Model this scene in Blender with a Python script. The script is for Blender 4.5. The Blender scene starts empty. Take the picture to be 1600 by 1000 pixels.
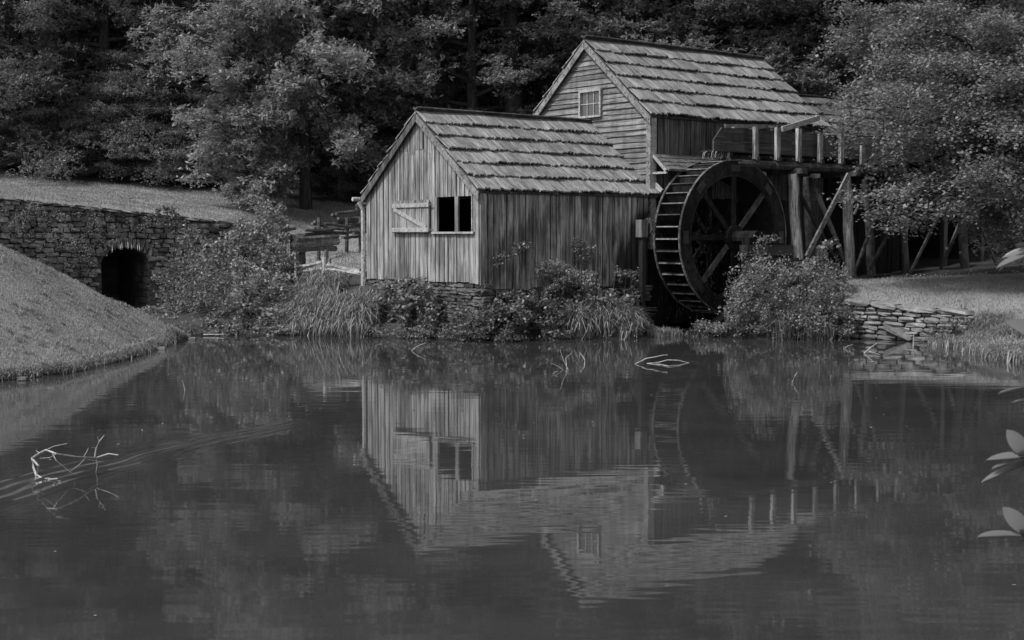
import bpy, math, random
import numpy as np
from mathutils import Vector, Matrix, noise as mnoise
R = math.radians
random.seed(7)
rng = np.random.default_rng(11)
scn = bpy.context.scene

# ------------------------------------------------------------------ camera, sky, sun, exposure
F = 2142.0; HOR = 370.0; CH = 2.3
TH = math.atan((500 - HOR) / F)
cam_d = bpy.data.cameras.new('camera'); cam = bpy.data.objects.new('camera', cam_d)
scn.collection.objects.link(cam); scn.camera = cam
cam.location = (0, 0, CH); cam.rotation_euler = (math.pi / 2 - TH, 0, 0)
cam_d.sensor_width = 36; cam_d.lens = 36 * F / 1600
cam_d.clip_start = 0.1; cam_d.clip_end = 600
cam_d.dof.use_dof = True; cam_d.dof.focus_distance = 31; cam_d.dof.aperture_fstop = 11

SUN_EL, SUN_AZ = 52, -125      # azimuth clockwise from +Y (the view direction)
w = bpy.data.worlds.new('World'); scn.world = w; w.use_nodes = True
nt = w.node_tree; nt.nodes.clear()
sky = nt.nodes.new('ShaderNodeTexSky'); sky.sky_type = 'NISHITA'; sky.sun_disc = False
sky.sun_elevation = R(SUN_EL); sky.sun_rotation = R(SUN_AZ)
bw = nt.nodes.new('ShaderNodeRGBToBW'); bg = nt.nodes.new('ShaderNodeBackground'); wo = nt.nodes.new('ShaderNodeOutputWorld')
bg.inputs['Strength'].default_value = 0.15
nt.links.new(sky.outputs[0], bw.inputs[0]); nt.links.new(bw.outputs[0], bg.inputs[0]); nt.links.new(bg.outputs[0], wo.inputs[0])
sl = bpy.data.lights.new('sun', 'SUN'); sl.energy = 3.2; sl.angle = R(11); sl.color = (1, 1, 1)
so = bpy.data.objects.new('sun', sl); scn.collection.objects.link(so)
sd = Vector((math.sin(R(SUN_AZ)) * math.cos(R(SUN_EL)), math.cos(R(SUN_AZ)) * math.cos(R(SUN_EL)), math.sin(R(SUN_EL))))
so.rotation_euler = sd.to_track_quat('Z', 'Y').to_euler()
scn.view_settings.view_transform = 'Standard'; scn.view_settings.look = 'None'
scn.view_settings.exposure = 0.65; scn.view_settings.gamma = 1; scn.view_settings.use_curve_mapping = False
scn.render.engine = 'CYCLES'
scn.cycles.max_bounces = 6; scn.cycles.diffuse_bounces = 3; scn.cycles.glossy_bounces = 3
scn.cycles.transmission_bounces = 3; scn.cycles.transparent_max_bounces = 6
scn.cycles.caustics_reflective = False; scn.cycles.caustics_refractive = False
try:
    scn.cycles.use_denoising = True; scn.cycles.denoiser = 'OPENIMAGEDENOISE'
except Exception: pass

# ------------------------------------------------------------------ surveying helpers (photo pixel -> point in the world)
CT, ST = math.cos(TH), math.sin(TH)
def ray(u, v):
    a, b = (u - 800) / F, -(v - 500) / F
    return Vector((a, CT + b * ST, -ST + b * CT))
def at(u, v, Y):
    r = ray(u, v); return Vector((0, 0, CH)) + r * (Y / r.y)
def atz(u, v, z):
    r = ray(u, v); return Vector((0, 0, CH)) + r * ((z - CH) / r.z)
def onpl(u, v, o, n):
    r = ray(u, v); c = Vector((0, 0, CH)); return c + r * ((o - c).dot(n) / r.dot(n))

# ------------------------------------------------------------------ materials (all neutral grey: the place is seen in black and white)
def newmat(name):
    m = bpy.data.materials.new(name); m.use_nodes = True
    t = m.node_tree; t.nodes.clear()
    o = t.nodes.new('ShaderNodeOutputMaterial'); p = t.nodes.new('ShaderNodeBsdfPrincipled')
    t.links.new(p.outputs[0], o.inputs[0]); return m, t, p, o
def nd(t, ty, **k):
    n = t.nodes.new(ty)
    for a, b in k.items(): setattr(n, a, b)
    return n
def g(v): return (v, v, v, 1)
def ramp(t, fac, stops):
    r = nd(t, 'ShaderNodeValToRGB'); e = r.color_ramp.elements
    while len(e) < len(stops): e.new(0.5)
    for i, (p, c) in enumerate(stops): e[i].position = p; e[i].color = g(c)
    t.links.new(fac, r.inputs[0]); return r.outputs[0]
def mathn(t, op, a, b=None, c=None):
    m = nd(t, 'ShaderNodeMath', operation=op)
    for i, x in enumerate((a, b, c)):
        if x is None: continue
        if isinstance(x, (int, float)): m.inputs[i].default_value = x
        else: t.links.new(x, m.inputs[i])
    return m.outputs[0]
def noise(t, vec, scale, detail=3, rough=0.6):
    n = nd(t, 'ShaderNodeTexNoise'); n.inputs['Scale'].default_value = scale
    n.inputs['Detail'].default_value = detail; n.inputs['Roughness'].default_value = rough
    t.links.new(vec, n.inputs['Vector']); return n.outputs['Fac']
def mapping(t, vec, sc):
    m = nd(t, 'ShaderNodeMapping'); m.inputs['Scale'].default_value = sc; t.links.new(vec, m.inputs[0]); return m.outputs[0]
def bump(t, p, h, strength=0.5, dist=0.01):
    b = nd(t, 'ShaderNodeBump'); b.inputs['Strength'].default_value = strength; b.inputs['Distance'].default_value = dist
    t.links.new(h, b.inputs['Height']); t.links.new(b.outputs[0], p.inputs['Normal'])

def wood(name, lo, hi, sc=(9, 9, 0.5), rough=0.85, var=0.35, wet=0.0, stain=0.5, spec=0.3):
    m, t, p, o = newmat(name)
    tc = nd(t, 'ShaderNodeTexCoord'); oi = nd(t, 'ShaderNodeObjectInfo'); ge = nd(t, 'ShaderNodeNewGeometry')
    ad = nd(t, 'ShaderNodeVectorMath', operation='ADD')
    cb = nd(t, 'ShaderNodeCombineXYZ'); r53 = mathn(t, 'MULTIPLY', oi.outputs['Random'], 53.0)
    for i in range(3): t.links.new(r53, cb.inputs[i])
    t.links.new(tc.outputs['Object'], ad.inputs[0]); t.links.new(cb.outputs[0], ad.inputs[1])
    v = mapping(t, ad.outputs[0], sc)
    n1 = noise(t, v, 1.6, 5, 0.65); n2 = noise(t, v, 7.0, 3, 0.7)
    grain = mathn(t, 'ADD', mathn(t, 'MULTIPLY', n1, 0.65), mathn(t, 'MULTIPLY', n2, 0.35))
    col = ramp(t, grain, [(0.38, lo), (0.5, (lo + hi) * 0.5), (0.6, hi)])
    big = noise(t, ge.outputs['Position'], 0.9, 4, 0.6)           # weather stains with their own shapes
    sc2 = mapping(t, ge.outputs['Position'], (4, 4, 0.8)); streak = noise(t, sc2, 1.3, 4, 0.6)
    st = ramp(t, mathn(t, 'ADD', mathn(t, 'MULTIPLY', big, 0.45), mathn(t, 'MULTIPLY', streak, 0.55)), [(0.40, 1 - stain), (0.54, 1.0)])
    rv = mathn(t, 'MULTIPLY_ADD', oi.outputs['Random'], 2 * var, 1 - var)
    ck = noise(t, mapping(t, ad.outputs[0], tuple(c*3.2 if c > 2 else c*1.4 for c in sc)), 1.5, 2, .5)       # drying cracks
    ck = ramp(t, ck, [(.36, .35), (.42, 1.0)]); sp = noise(t, ad.outputs[0], 11.0, 2, .5); kn = ramp(t, sp, [(.215, .35), (.25, 1.0)])   # knots
    rv = mathn(t, 'MULTIPLY', mathn(t, 'MULTIPLY', rv, ck), kn)
    k = mathn(t, 'MULTIPLY', st, rv)
    mx = nd(t, 'ShaderNodeVectorMath', operation='SCALE'); t.links.new(col, mx.inputs[0]); t.links.new(k, mx.inputs['Scale'])
    t.links.new(mx.outputs[0], p.inputs['Base Color'])
    p.inputs['Roughness'].default_value = rough; p.inputs['Specular IOR Level'].default_value = spec
    bump(t, p, grain, 0.7, 0.02)
    m['_scale'] = 0
    m['kinfo'] = 'wood'
    return m, t, mx, p
def rock(name, lo, hi, scale=5, moss=0.5, var=0.3):
    m, t, p, o = newmat(name)
    ge = nd(t, 'ShaderNodeNewGeometry'); oi = nd(t, 'ShaderNodeObjectInfo')
    n1 = noise(t, ge.outputs['Position'], scale, 6, 0.65); n2 = noise(t, ge.outputs['Position'], scale * 6, 3, 0.6)
    n3 = noise(t, ge.outputs['Position'], 1.3, 4, 0.6)
    gr = mathn(t, 'ADD', mathn(t, 'MULTIPLY', n1, 0.6), mathn(t, 'MULTIPLY', n2, 0.4))
    col = ramp(t, gr, [(0.33, lo), (0.52, (lo + hi) / 2), (0.68, hi)])
    ms = ramp(t, n3, [(0.4, 1 - moss), (0.6, 1.0)])
    k = mathn(t, 'MULTIPLY', ms, mathn(t, 'MULTIPLY_ADD', oi.outputs['Random'], 2 * var, 1 - var))
    mx = nd(t, 'ShaderNodeVectorMath', operation='SCALE'); t.links.new(col, mx.inputs[0]); t.links.new(k, mx.inputs['Scale'])
    t.links.new(mx.outputs[0], p.inputs['Base Color']); p.inputs['Roughness'].default_value = 0.95
    p.inputs['Specular IOR Level'].default_value = 0.2
    bump(t, p, gr, 0.8, 0.03); return m
def leaf(name, lo, hi, trans=0.35, rough=0.45, spec=0.4):
    m, t, p, o = newmat(name)
    a = nd(t, 'ShaderNodeAttribute', attribute_name='tone'); ge = nd(t, 'ShaderNodeNewGeometry')
    nz = noise(t, ge.outputs['Position'], 0.8, 3, 0.5)
    f = mathn(t, 'ADD', mathn(t, 'MULTIPLY', a.outputs['Fac'], 0.65), mathn(t, 'MULTIPLY', nz, 0.35))
    col = ramp(t, f, [(0.15, lo), (0.8, hi)])
    t.links.new(col, p.inputs['Base Color']); p.inputs['Roughness'].default_value = rough
    p.inputs['Specular IOR Level'].default_value = spec
    tr = nd(t, 'ShaderNodeBsdfTranslucent'); t.links.new(col, tr.inputs[0])
    mix = nd(t, 'ShaderNodeMixShader'); mix.inputs[0].default_value = trans
    t.links.new(p.outputs[0], mix.inputs[1]); t.links.new(tr.outputs[0], mix.inputs[2]); t.links.new(mix.outputs[0], o.inputs[0])
    return m
def plain(name, v, rough=0.8, nscale=8, amp=0.4, spec=0.3):
    m, t, p, o = newmat(name)
    ge = nd(t, 'ShaderNodeNewGeometry'); n1 = noise(t, ge.outputs['Position'], nscale, 5, 0.65)
    col = ramp(t, n1, [(0.35, v * (1 - amp)), (0.65, v * (1 + amp))])
    t.links.new(col, p.inputs['Base Color']); p.inputs['Roughness'].default_value = rough; p.inputs['Specular IOR Level'].default_value = spec
    bump(t, p, n1, 0.4, 0.02); return m

M = {}
M['gable_board'] = wood('weathered_board', 0.08, 0.33, var=0.22, stain=0.5)[0]
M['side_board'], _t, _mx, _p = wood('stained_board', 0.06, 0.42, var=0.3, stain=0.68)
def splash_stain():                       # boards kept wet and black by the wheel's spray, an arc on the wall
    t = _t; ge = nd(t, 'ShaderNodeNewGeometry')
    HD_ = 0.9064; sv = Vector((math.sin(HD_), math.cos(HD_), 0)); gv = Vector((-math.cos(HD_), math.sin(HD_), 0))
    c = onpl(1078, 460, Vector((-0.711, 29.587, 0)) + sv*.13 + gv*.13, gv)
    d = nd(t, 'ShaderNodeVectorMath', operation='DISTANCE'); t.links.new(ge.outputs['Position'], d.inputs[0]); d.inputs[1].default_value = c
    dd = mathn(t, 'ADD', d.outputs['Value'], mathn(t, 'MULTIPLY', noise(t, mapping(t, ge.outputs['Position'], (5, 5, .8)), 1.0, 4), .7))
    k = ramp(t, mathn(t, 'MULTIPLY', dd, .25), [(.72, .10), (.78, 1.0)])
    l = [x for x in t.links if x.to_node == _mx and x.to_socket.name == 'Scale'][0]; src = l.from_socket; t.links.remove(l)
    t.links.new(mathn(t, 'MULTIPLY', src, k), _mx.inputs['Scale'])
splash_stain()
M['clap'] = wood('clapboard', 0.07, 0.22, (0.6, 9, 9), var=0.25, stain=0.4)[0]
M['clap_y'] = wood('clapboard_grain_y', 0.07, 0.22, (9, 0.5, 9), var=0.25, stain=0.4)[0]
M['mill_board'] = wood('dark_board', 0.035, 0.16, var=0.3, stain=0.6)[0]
M['trim'] = wood('trim_board', 0.10, 0.25, (3, 3, 3), var=0.15, stain=0.3)[0]
M['trim_light'] = wood('pale_trim', 0.2, 0.38, (6, 6, 6), var=0.1, stain=0.2)[0]
M['shingle'] = wood('shingle_wood', 0.075, 0.29, (3.2, 0.45, 3), var=0.22, stain=0.35)[0]
M['shingle_dark'] = wood('dark_shingle_wood', 0.035, 0.13, (3.2, 0.45, 3), var=0.2, stain=0.4)[0]  # darker shingle tone for the annex roof
M['wet'] = wood('wet_shade_wood', 0.008, 0.035, (5, 5, 5), rough=0.45, var=0.3, stain=0.5, spec=0.4)[0]  # wet timbers; also paints tree shade on annex and far trestle
M['wet_shade_wall'] = wood('wet_shade_board', 0.004, 0.016, (5, 5, 1), rough=0.8, var=0.3, stain=0.5, spec=0.1)[0]  # wet axle tone; also paints shade behind the wheel and under the maple
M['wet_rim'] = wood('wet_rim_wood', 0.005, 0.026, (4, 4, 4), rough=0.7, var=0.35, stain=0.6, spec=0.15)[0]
M['flume'] = wood('flume_board', 0.012, 0.07, (0.5, 9, 9), rough=0.5, var=0.4, stain=0.6)[0]
M['edge_wood'] = wood('pale_rim_edge', 0.03, 0.2, (4, 4, 4), var=0.2, stain=0.75)[0]  # paler wood than the rim faces
M['post'] = wood('bark_post', 0.08, 0.55, (9, 9, 0.7), var=0.2, stain=0.65)[0]
M['beam'] = wood('dark_beam', 0.02, 0.09, (3, 3, 3), var=0.3, stain=0.5)[0]
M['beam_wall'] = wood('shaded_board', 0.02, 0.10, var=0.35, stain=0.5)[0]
M['rail'] = wood('split_rail', 0.12, 0.36, (0.8, 8, 8), var=0.3, stain=0.4)[0]
M['rail_dark'] = wood('dark_split_rail', 0.035, 0.13, (0.8, 8, 8), var=0.3, stain=0.4)[0]
M['bark'] = wood('tree_bark', 0.02, 0.07, (5, 5, 0.8), var=0.3, stain=0.4)[0]
M['twig'] = plain('dry_twig', 0.27, 0.8, 20, 0.35)
M['stone'] = rock('stacked_stone', 0.08, 0.26, 5, 0.35, 0.3)
M['stone_dark'] = rock('mossy_foundation_stone', 0.05, 0.18, 5, 0.5, 0.3)
M['bridge'] = rock('lichen_bridge_stone', 0.03, 0.30, 7, 0.6, 0.3)
M['mortar'] = plain('dark_joint', 0.07, 0.95, 9, .7)
M['lime'] = plain('lime_drip', 0.6, 0.7)
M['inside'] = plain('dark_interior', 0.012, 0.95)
M['leaf_tree'] = leaf('tree_leaf', 0.10, 0.25, .5)
M['leaf_oak'] = leaf('oak_leaf', 0.13, 0.32, .45)
M['leaf_dark'] = leaf('hemlock_needle', 0.09, 0.22, 0.45)
M['leaf_maple'] = leaf('maple_leaf', 0.11, 0.26, .4)
M['leaf_shrub'] = leaf('shrub_leaf', 0.08, 0.27)
M['leaf_shrub_dark'] = leaf('dark_shrub_leaf', 0.06, 0.2)
M['reed'] = leaf('reed_blade', 0.10, 0.28, 0.25)
M['blade'] = leaf('grass_blade', 0.15, 0.33, 0.3, 0.6, 0.2)
M['laurel'] = leaf('laurel_leaf', 0.10, 0.17, 0.3, 0.35, 0.5)

def ground_mat():
    m, t, p, o = newmat('ground')
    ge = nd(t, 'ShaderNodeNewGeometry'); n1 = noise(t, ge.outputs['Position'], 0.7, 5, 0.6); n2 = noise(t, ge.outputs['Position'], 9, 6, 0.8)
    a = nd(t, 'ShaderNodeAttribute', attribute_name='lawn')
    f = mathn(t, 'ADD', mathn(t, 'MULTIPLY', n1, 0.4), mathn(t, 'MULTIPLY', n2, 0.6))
    lawn = ramp(t, f, [(0.35, 0.13), (0.65, 0.25)]); soil_shade = ramp(t, f, [(0.35, 0.012), (0.65, 0.045)])
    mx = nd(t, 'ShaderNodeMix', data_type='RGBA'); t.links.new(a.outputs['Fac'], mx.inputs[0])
    t.links.new(soil_shade, mx.inputs[6]); t.links.new(lawn, mx.inputs[7]); t.links.new(mx.outputs[2], p.inputs['Base Color'])
    p.inputs['Roughness'].default_value = 1.0; p.inputs['Specular IOR Level'].default_value = 0.05
    bump(t, p, n2, 0.9, 0.05); return m
M['ground'] = ground_mat()
M['turf'] = plain('turf', 0.17, 1.0, 12, .35)
def water_mat():
    m, t, p, o = newmat('pond_water')
    ge = nd(t, 'ShaderNodeNewGeometry')
    v1 = mapping(t, ge.outputs['Position'], (0.7, 2.7, 1)); n1 = noise(t, v1, 1.3, 0, 0.5)
    v2 = mapping(t, ge.outputs['Position'], (1.5, 6.0, 1)); n2 = noise(t, v2, 1.6, 0, 0.5)
    zone = ramp(t, noise(t, mapping(t, ge.outputs['Position'], (0.12, 0.35, 1)), 1.0, 3, 0.5), [(0.42, 0.3), (0.6, 1.6)])
    hh = mathn(t, 'ADD', mathn(t, 'MULTIPLY', n1, 0.55), mathn(t, 'MULTIPLY', mathn(t, 'MULTIPLY', n2, zone), 0.28))
    # a few ring waves spreading from the dead branch on the left
    sx = nd(t, 'ShaderNodeSeparateXYZ'); t.links.new(ge.outputs['Position'], sx.inputs[0])
    q0, q1, q2 = atz(0, 785, 0), atz(250, 712, 0), atz(540, 652, 0)
    # crest line bent through three points: x offset as a quadratic of y
    cf = np.polyfit([q0.y, q1.y, q2.y], [q0.x, q1.x, q2.x], 2)
    yy = sx.outputs['Y']; xq = mathn(t, 'ADD', mathn(t, 'MULTIPLY', mathn(t, 'MULTIPLY_ADD', yy, float(cf[0]), float(cf[1])), yy), float(cf[2]))
    wob = mathn(t, 'MULTIPLY', noise(t, ge.outputs['Position'], .9, 1), .35)
    dw = mathn(t, 'ADD', mathn(t, 'SUBTRACT', sx.outputs['X'], xq), mathn(t, 'SUBTRACT', wob, .17))
    rp = mathn(t, 'MULTIPLY', mathn(t, 'SINE', mathn(t, 'MULTIPLY', dw, 30.0)), 4.2)
    band = mathn(t, 'SUBTRACT', 1.0, mathn(t, 'MINIMUM', mathn(t, 'ABSOLUTE', mathn(t, 'MULTIPLY', dw, 1.9)), 1.0))
    fade = mathn(t, 'SUBTRACT', 1.0, mathn(t, 'MINIMUM', mathn(t, 'ABSOLUTE', mathn(t, 'MULTIPLY', mathn(t, 'SUBTRACT', yy, 13.2), .25)), 1.0))
    brk = ramp(t, noise(t, mapping(t, ge.outputs['Position'], (1.5, .7, 1)), 1.2, 2), [(.38, .15), (.6, 1.2)])
    hh = mathn(t, 'ADD', hh, mathn(t, 'MULTIPLY', mathn(t, 'MULTIPLY', rp, brk), mathn(t, 'MULTIPLY', band, fade)))
    bump(t, p, hh, 1.0, 0.0017)
    nb = noise(t, ge.outputs['Position'], 0.5, 4, 0.6)
    t.links.new(ramp(t, nb, [(0.35, 0.026), (0.65, 0.038)]), p.inputs['Base Color'])
    p.inputs['Roughness'].default_value = 0.03; p.inputs['IOR'].default_value = 1.55; p.inputs['Specular IOR Level'].default_value = 0.85
    return m
M['water'] = water_mat()
def glassm():
    m, t, p, o = newmat('dusty_glass'); p.inputs['Base Color'].default_value = g(0.05); p.inputs['Roughness'].default_value = 0.15; return m
M['glass'] = glassm()
def dropm():
    m, t, p, o = newmat('falling_water'); p.inputs['Base Color'].default_value = g(0.35); p.inputs['Roughness'].default_value = 0.2
    p.inputs['Alpha'].default_value = 0.4; return m
M['drop'] = dropm()

# ------------------------------------------------------------------ object helpers
COL = scn.collection
def tag(o, label=None, cat=None, group=None, kind=None):
    if label: o['label'] = label
    if cat: o['category'] = cat
    if group: o['group'] = group
    if kind: o['kind'] = kind
    return o
def thing(name, label, cat, loc=(0, 0, 0), rz=0, group=None):
    o = bpy.data.objects.new(name, None); COL.objects.link(o); o.location = loc; o.rotation_euler = (0, 0, rz)
    o.empty_display_size = 0.2
    return tag(o, label, cat, group)
def link(name, me, mat, parent=None, mtx=None):
    if mat is not None and not me.materials: me.materials.append(mat)
    o = bpy.data.objects.new(name, me); COL.objects.link(o)
    if parent: o.parent = parent
    if mtx is not None: o.matrix_local = mtx
    return o
class MB:
    def __init__(s): s.v = []; s.f = []; s.smooth = False
    def quadbox(s, P):                     # 8 points: bottom 4, top 4
        b = len(s.v); s.v += [tuple(p) for p in P]
        s.f += [(b, b+3, b+2, b+1), (b+4, b+5, b+6, b+7), (b, b+1, b+5, b+4), (b+1, b+2, b+6, b+5), (b+2, b+3, b+7, b+6), (b+3, b, b+4, b+7)]
    def box(s, a, b):
        x0, y0, z0 = a; x1, y1, z1 = b
        s.quadbox([(x0,y0,z0),(x1,y0,z0),(x1,y1,z0),(x0,y1,z0),(x0,y0,z1),(x1,y0,z1),(x1,y1,z1),(x0,y1,z1)])
    def bar(s, p, q, wd, ht, up=(0, 0, 1), jit=0.0):
        p = Vector(p); q = Vector(q); d = (q - p).normalized(); up = Vector(up)
        if abs(d.dot(up)) > 0.98: up = Vector((1, 0, 0))
        a = d.cross(up).normalized() * wd / 2; b = a.cross(d).normalized() * ht / 2
        j = lambda: Vector([random.uniform(-jit, jit) for _ in range(3)])
        s.quadbox([p-a-b+j(), p+a-b+j(), q+a-b+j(), q-a-b+j(), p-a+b+j(), p+a+b+j(), q+a+b+j(), q-a+b+j()])
    def tube(s, pts, rad, n=8, cap=True, jit=0.0):
        pts = [Vector(p) for p in pts]; base = len(s.v)
        for i, p in enumerate(pts):
            d = (pts[min(i+1, len(pts)-1)] - pts[max(i-1, 0)]).normalized()
            u = d.cross(Vector((0, 0, 1)) if abs(d.z) < 0.9 else Vector((1, 0, 0))).normalized(); w_ = d.cross(u)
            r = rad[i] if hasattr(rad, '__len__') else rad
            for k in range(n):
                a = 2 * math.pi * k / n; rr = r * (1 + random.uniform(-jit, jit))
                s.v.append(tuple(p + (u * math.cos(a) + w_ * math.sin(a)) * rr))
        for i in range(len(pts) - 1):
            for k in range(n):
                k2 = (k + 1) % n
                s.f.append((base+i*n+k, base+i*n+k2, base+(i+1)*n+k2, base+(i+1)*n+k))
        if cap:
            s.f.append(tuple(base + k for k in range(n))[::-1]); e = base + (len(pts)-1)*n
            s.f.append(tuple(e + k for k in range(n)))
    def poly(s, pts, d):                   # extruded polygon
        b = len(s.v); n = len(pts); d = Vector(d)
        s.v += [tuple(p) for p in pts] + [tuple(Vector(p) + d) for p in pts]
        s.f += [tuple(range(b, b+n))[::-1], tuple(range(b+n, b+2*n))]
        for k in range(n):
            k2 = (k+1) % n; s.f.append((b+k, b+k2, b+n+k2, b+n+k))
    def mesh(s, name):
        me = bpy.data.meshes.new(name); me.from_pydata(s.v, [], s.f); me.update()
        if s.smooth: me.polygons.foreach_set('use_smooth', [True]*len(me.polygons))
        return me
    def build(s, name, mat, parent=None): return link(name, s.mesh(name), mat, parent)

def np_mesh(name, V, nper, tone=None):     # V: (n, nper, 3) separate polygons
    n = V.shape[0]; me = bpy.data.meshes.new(name)
    me.vertices.add(n*nper); me.vertices.foreach_set('co', V.astype(np.float32).ravel())
    me.loops.add(n*nper); me.loops.foreach_set('vertex_index', np.arange(n*nper, dtype=np.int32))
    me.polygons.add(n); me.polygons.foreach_set('loop_start', np.arange(0, n*nper, nper, dtype=np.int32))
    me.polygons.foreach_set('loop_total', np.full(n, nper, dtype=np.int32))
    me.update(calc_edges=True)
    if tone is not None:
        a = me.attributes.new('tone', 'FLOAT', 'POINT'); a.data.foreach_set('value', np.repeat(tone, nper).astype(np.float32))
    return me
def unit(a): return a / (np.linalg.norm(a, axis=-1, keepdims=True) + 1e-9)
def leaf_quads(P, size, tilt=0.6, aspect=0.55, droop=0.0, up=None):
    n = len(P); N = rng.normal(0, tilt, (n, 3)) + (np.array([0, 0, 1.0]) if up is None else up); N = unit(N)
    A = unit(np.cross(N, rng.normal(size=(n, 3)))); A[:, 2] -= droop; A = unit(A); B = np.cross(N, A)
    s = (size * rng.uniform(0.65, 1.25, n))[:, None]
    return np.stack([P - A*s*0.5, P + B*s*aspect*0.5, P + A*s*0.5, P - B*s*aspect*0.5], 1)

def sprig_quads(C, k, size, aspect, droop=0.15, flat=0.5):
    n = len(C)*k; ci = np.repeat(np.arange(len(C)), k)
    ax = rng.normal(0, 1, (len(C), 3))*np.array([1, 1, .5]); ax[:, 2] += .15; ax = unit(ax)
    D = unit(ax[ci]*.7 + rng.normal(0, .8, (n, 3))*np.array([1, 1, flat])); D[:, 2] -= droop; D = unit(D)
    N = unit(rng.normal(0, .55, (n, 3)) + np.array([0, 0, 1.0])); B = unit(np.cross(N, D))
    s = (size*rng.uniform(.6, 1.3, n))[:, None]; P = C[ci] + D*s*.12 + ax[ci]*(rng.uniform(-.5, .6, n)[:, None])*size
    return np.stack([P, P + D*s*.5 + B*s*aspect*.5, P + D*s, P + D*s*.5 - B*s*aspect*.5], 1), ci

# ------------------------------------------------------------------ terrain
WZ = 0.05
def shore(u, v): p = atz(u, v, WZ); return (p.x, p.y, WZ)
def wp(u, v, Y): p = at(u, v, Y); return tuple(p)
low = []
for u, v in [(0,596),(57,590),(114,583),(150,573),(190,564),(220,555),(247,545),(270,537),(293,529)]: low.append(shore(u, v))
for (x, y) in [(-9.2,16),(-9.8,12),(-9,8),(-7,5)]: low.append((x, y, WZ))
for u, v in [(330,523),(365,522),(400,522),(440,522),(480,522),(520,523),(570,525),(620,527),(660,528),(700,529),(760,530),(800,531),(850,531),(900,531),(950,530),(1000,529)]: low.append(shore(u, v))
for u, v in [(1130,527),(1180,530),(1230,531),(1280,531),(1330,532),(1380,533),(1430,536),(1480,539),(1530,549),(1545,557),(1570,562),(1600,566)]: low.append(shore(u, v))
for (x, y) in [(10.5,23),(11.5,18),(10.5,12),(8,7),(4.5,5.0),(0,4.6),(-4,4.6)]: low.append((x, y, WZ))
for (x, y) in [(0,2),(3,3),(-3,3),(6,4),(-6,3),(0,-3),(12,5),(-12,5)]: low.append((x, y, 0.6))
for (x, y) in [(0,8),(4,10),(-5,10),(0,14),(-5,15),(5,15),(0,20),(-4,20),(5,21),(-5.6,23),(-5,26),(-3,28),(0,27),(3,28),(7,25),(-6.0,27.5),(4.2,29.5),(7,29),(9,22),(-6.3,19),(-8,12),(8,11)]: low.append((x, y, -0.8))
# wheel pit
for u in (1030, 1060, 1090, 1115):
    p = atz(u, 520, 0); low.append((p.x, p.y, -0.4)); p = atz(u, 505, 0); low.append((p.x, p.y, -0.1))
# left bank crest and beyond
for u, v, Y in [(0,388,27.4),(76,419,27.9),(152,460,28.6),(201,483,29),(240,497,29.3),(-200,312,27)]: low.append(wp(u, v, Y))
low += [(-20,24,3.0),(-20,30,3.2),(-16,31,1.6),(-13,31.5,0.9),(-20,15,1.5),(-30,20,3.5),(-15,35,1.2),(-14,37,1.0),(-30,37,2.5),(-40,10,3)]
c_arch = atz(196, 484, 0.02)
low += [(c_arch.x, c_arch.y, -0.25),(c_arch.x+.6, c_arch.y-2,-.25),(c_arch.x+1.4,c_arch.y-4.5,-.25),(c_arch.x+2.6,c_arch.y-7,-.3),(c_arch.x+0.9,c_arch.y+.5,-.1),(c_arch.x-0.9,c_arch.y-.5,0.1)]
low += [(c_arch.x+2.6,c_arch.y+0.2,.7),(c_arch.x+3,c_arch.y-2.5,.45)]
# bank behind shore, around the shed, right lawn
for u, v, Y in [(400,470,34),(340,480,34),(510,432,36),(470,400,42),(560,450,32.5),(540,420,37),(500,480,33),(440,440,36)]: low.append(wp(u, v, Y))
low += [(0,31.5,.85),(2,33,.9),(-2,33,.9),(0,36,1.0),(3.6,37,1.1),(-3,38,1.2),(0,30.3,.6),(2,31,.6),(8,36,1.1),(8,40,1.2),(5.5,34.5,.55)]
for u, v, Y in [(1330,445,32.5),(1400,437,34),(1450,430,36),(1520,424,36.5),(1600,415,37.5),(1600,500,27.6),(1330,468,31.2),(1400,472,30.6),(1500,480,29.6),(1240,450,32.8),(1180,470,31.5)]: low.append(wp(u, v, Y))
low += [(16,30,1.2),(20,40,1.8),(25,25,1.5),(14,24,.9),(12,42,1.3),(18,50,2.0)]
up_pts = []
for u, v, Y in [(0,310,42),(0,277,58),(150,289,58),(345,345,45.5),(200,331,44),(345,304,58),(570,321,58),(450,350,48),(560,400,41),(570,370,47),(440,365,43)]: up_pts.append(wp(u, v, Y))
up_pts += [(-30,37,3.4),(-40,60,7),(0,58,3.2),(10,58,3),(20,58,3.2),(0,44,1.7),(10,46,1.6),(20,46,2),(-60,60,9),(40,60,6),
           (-30,75,10),(0,75,7.5),(30,75,8),(-60,100,26),(0,100,20),(60,100,24),(0,130,42),(-60,130,46),(60,130,44),(0,36,1.0),(8,36,1.1),(20,36,1.8)]
def rbf(pts):
    P = np.array(pts, float); X = P[:, :2]; n = len(X)
    D = np.linalg.norm(X[:, None] - X[None], axis=2); D = np.sqrt(D*D + 0.05)
    A = np.zeros((n+3, n+3)); A[:n, :n] = D; A[:n, n] = 1; A[:n, n+1:] = X; A[n, :n] = 1; A[n+1:, :n] = X.T
    A[:n, :n] += np.eye(n)*1e-6
    w_ = np.linalg.solve(A, np.concatenate([P[:, 2], np.zeros(3)]))
    def f(Q):
        out = np.empty(len(Q))
        for s in range(0, len(Q), 20000):
            q = Q[s:s+20000]; d = np.sqrt(((q[:, None] - X[None])**2).sum(2) + 0.05)
            out[s:s+20000] = d @ w_[:n] + w_[n] + q @ w_[n+1:]
        return out
    return f
f_low, f_up = rbf(low), rbf(up_pts)
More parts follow.
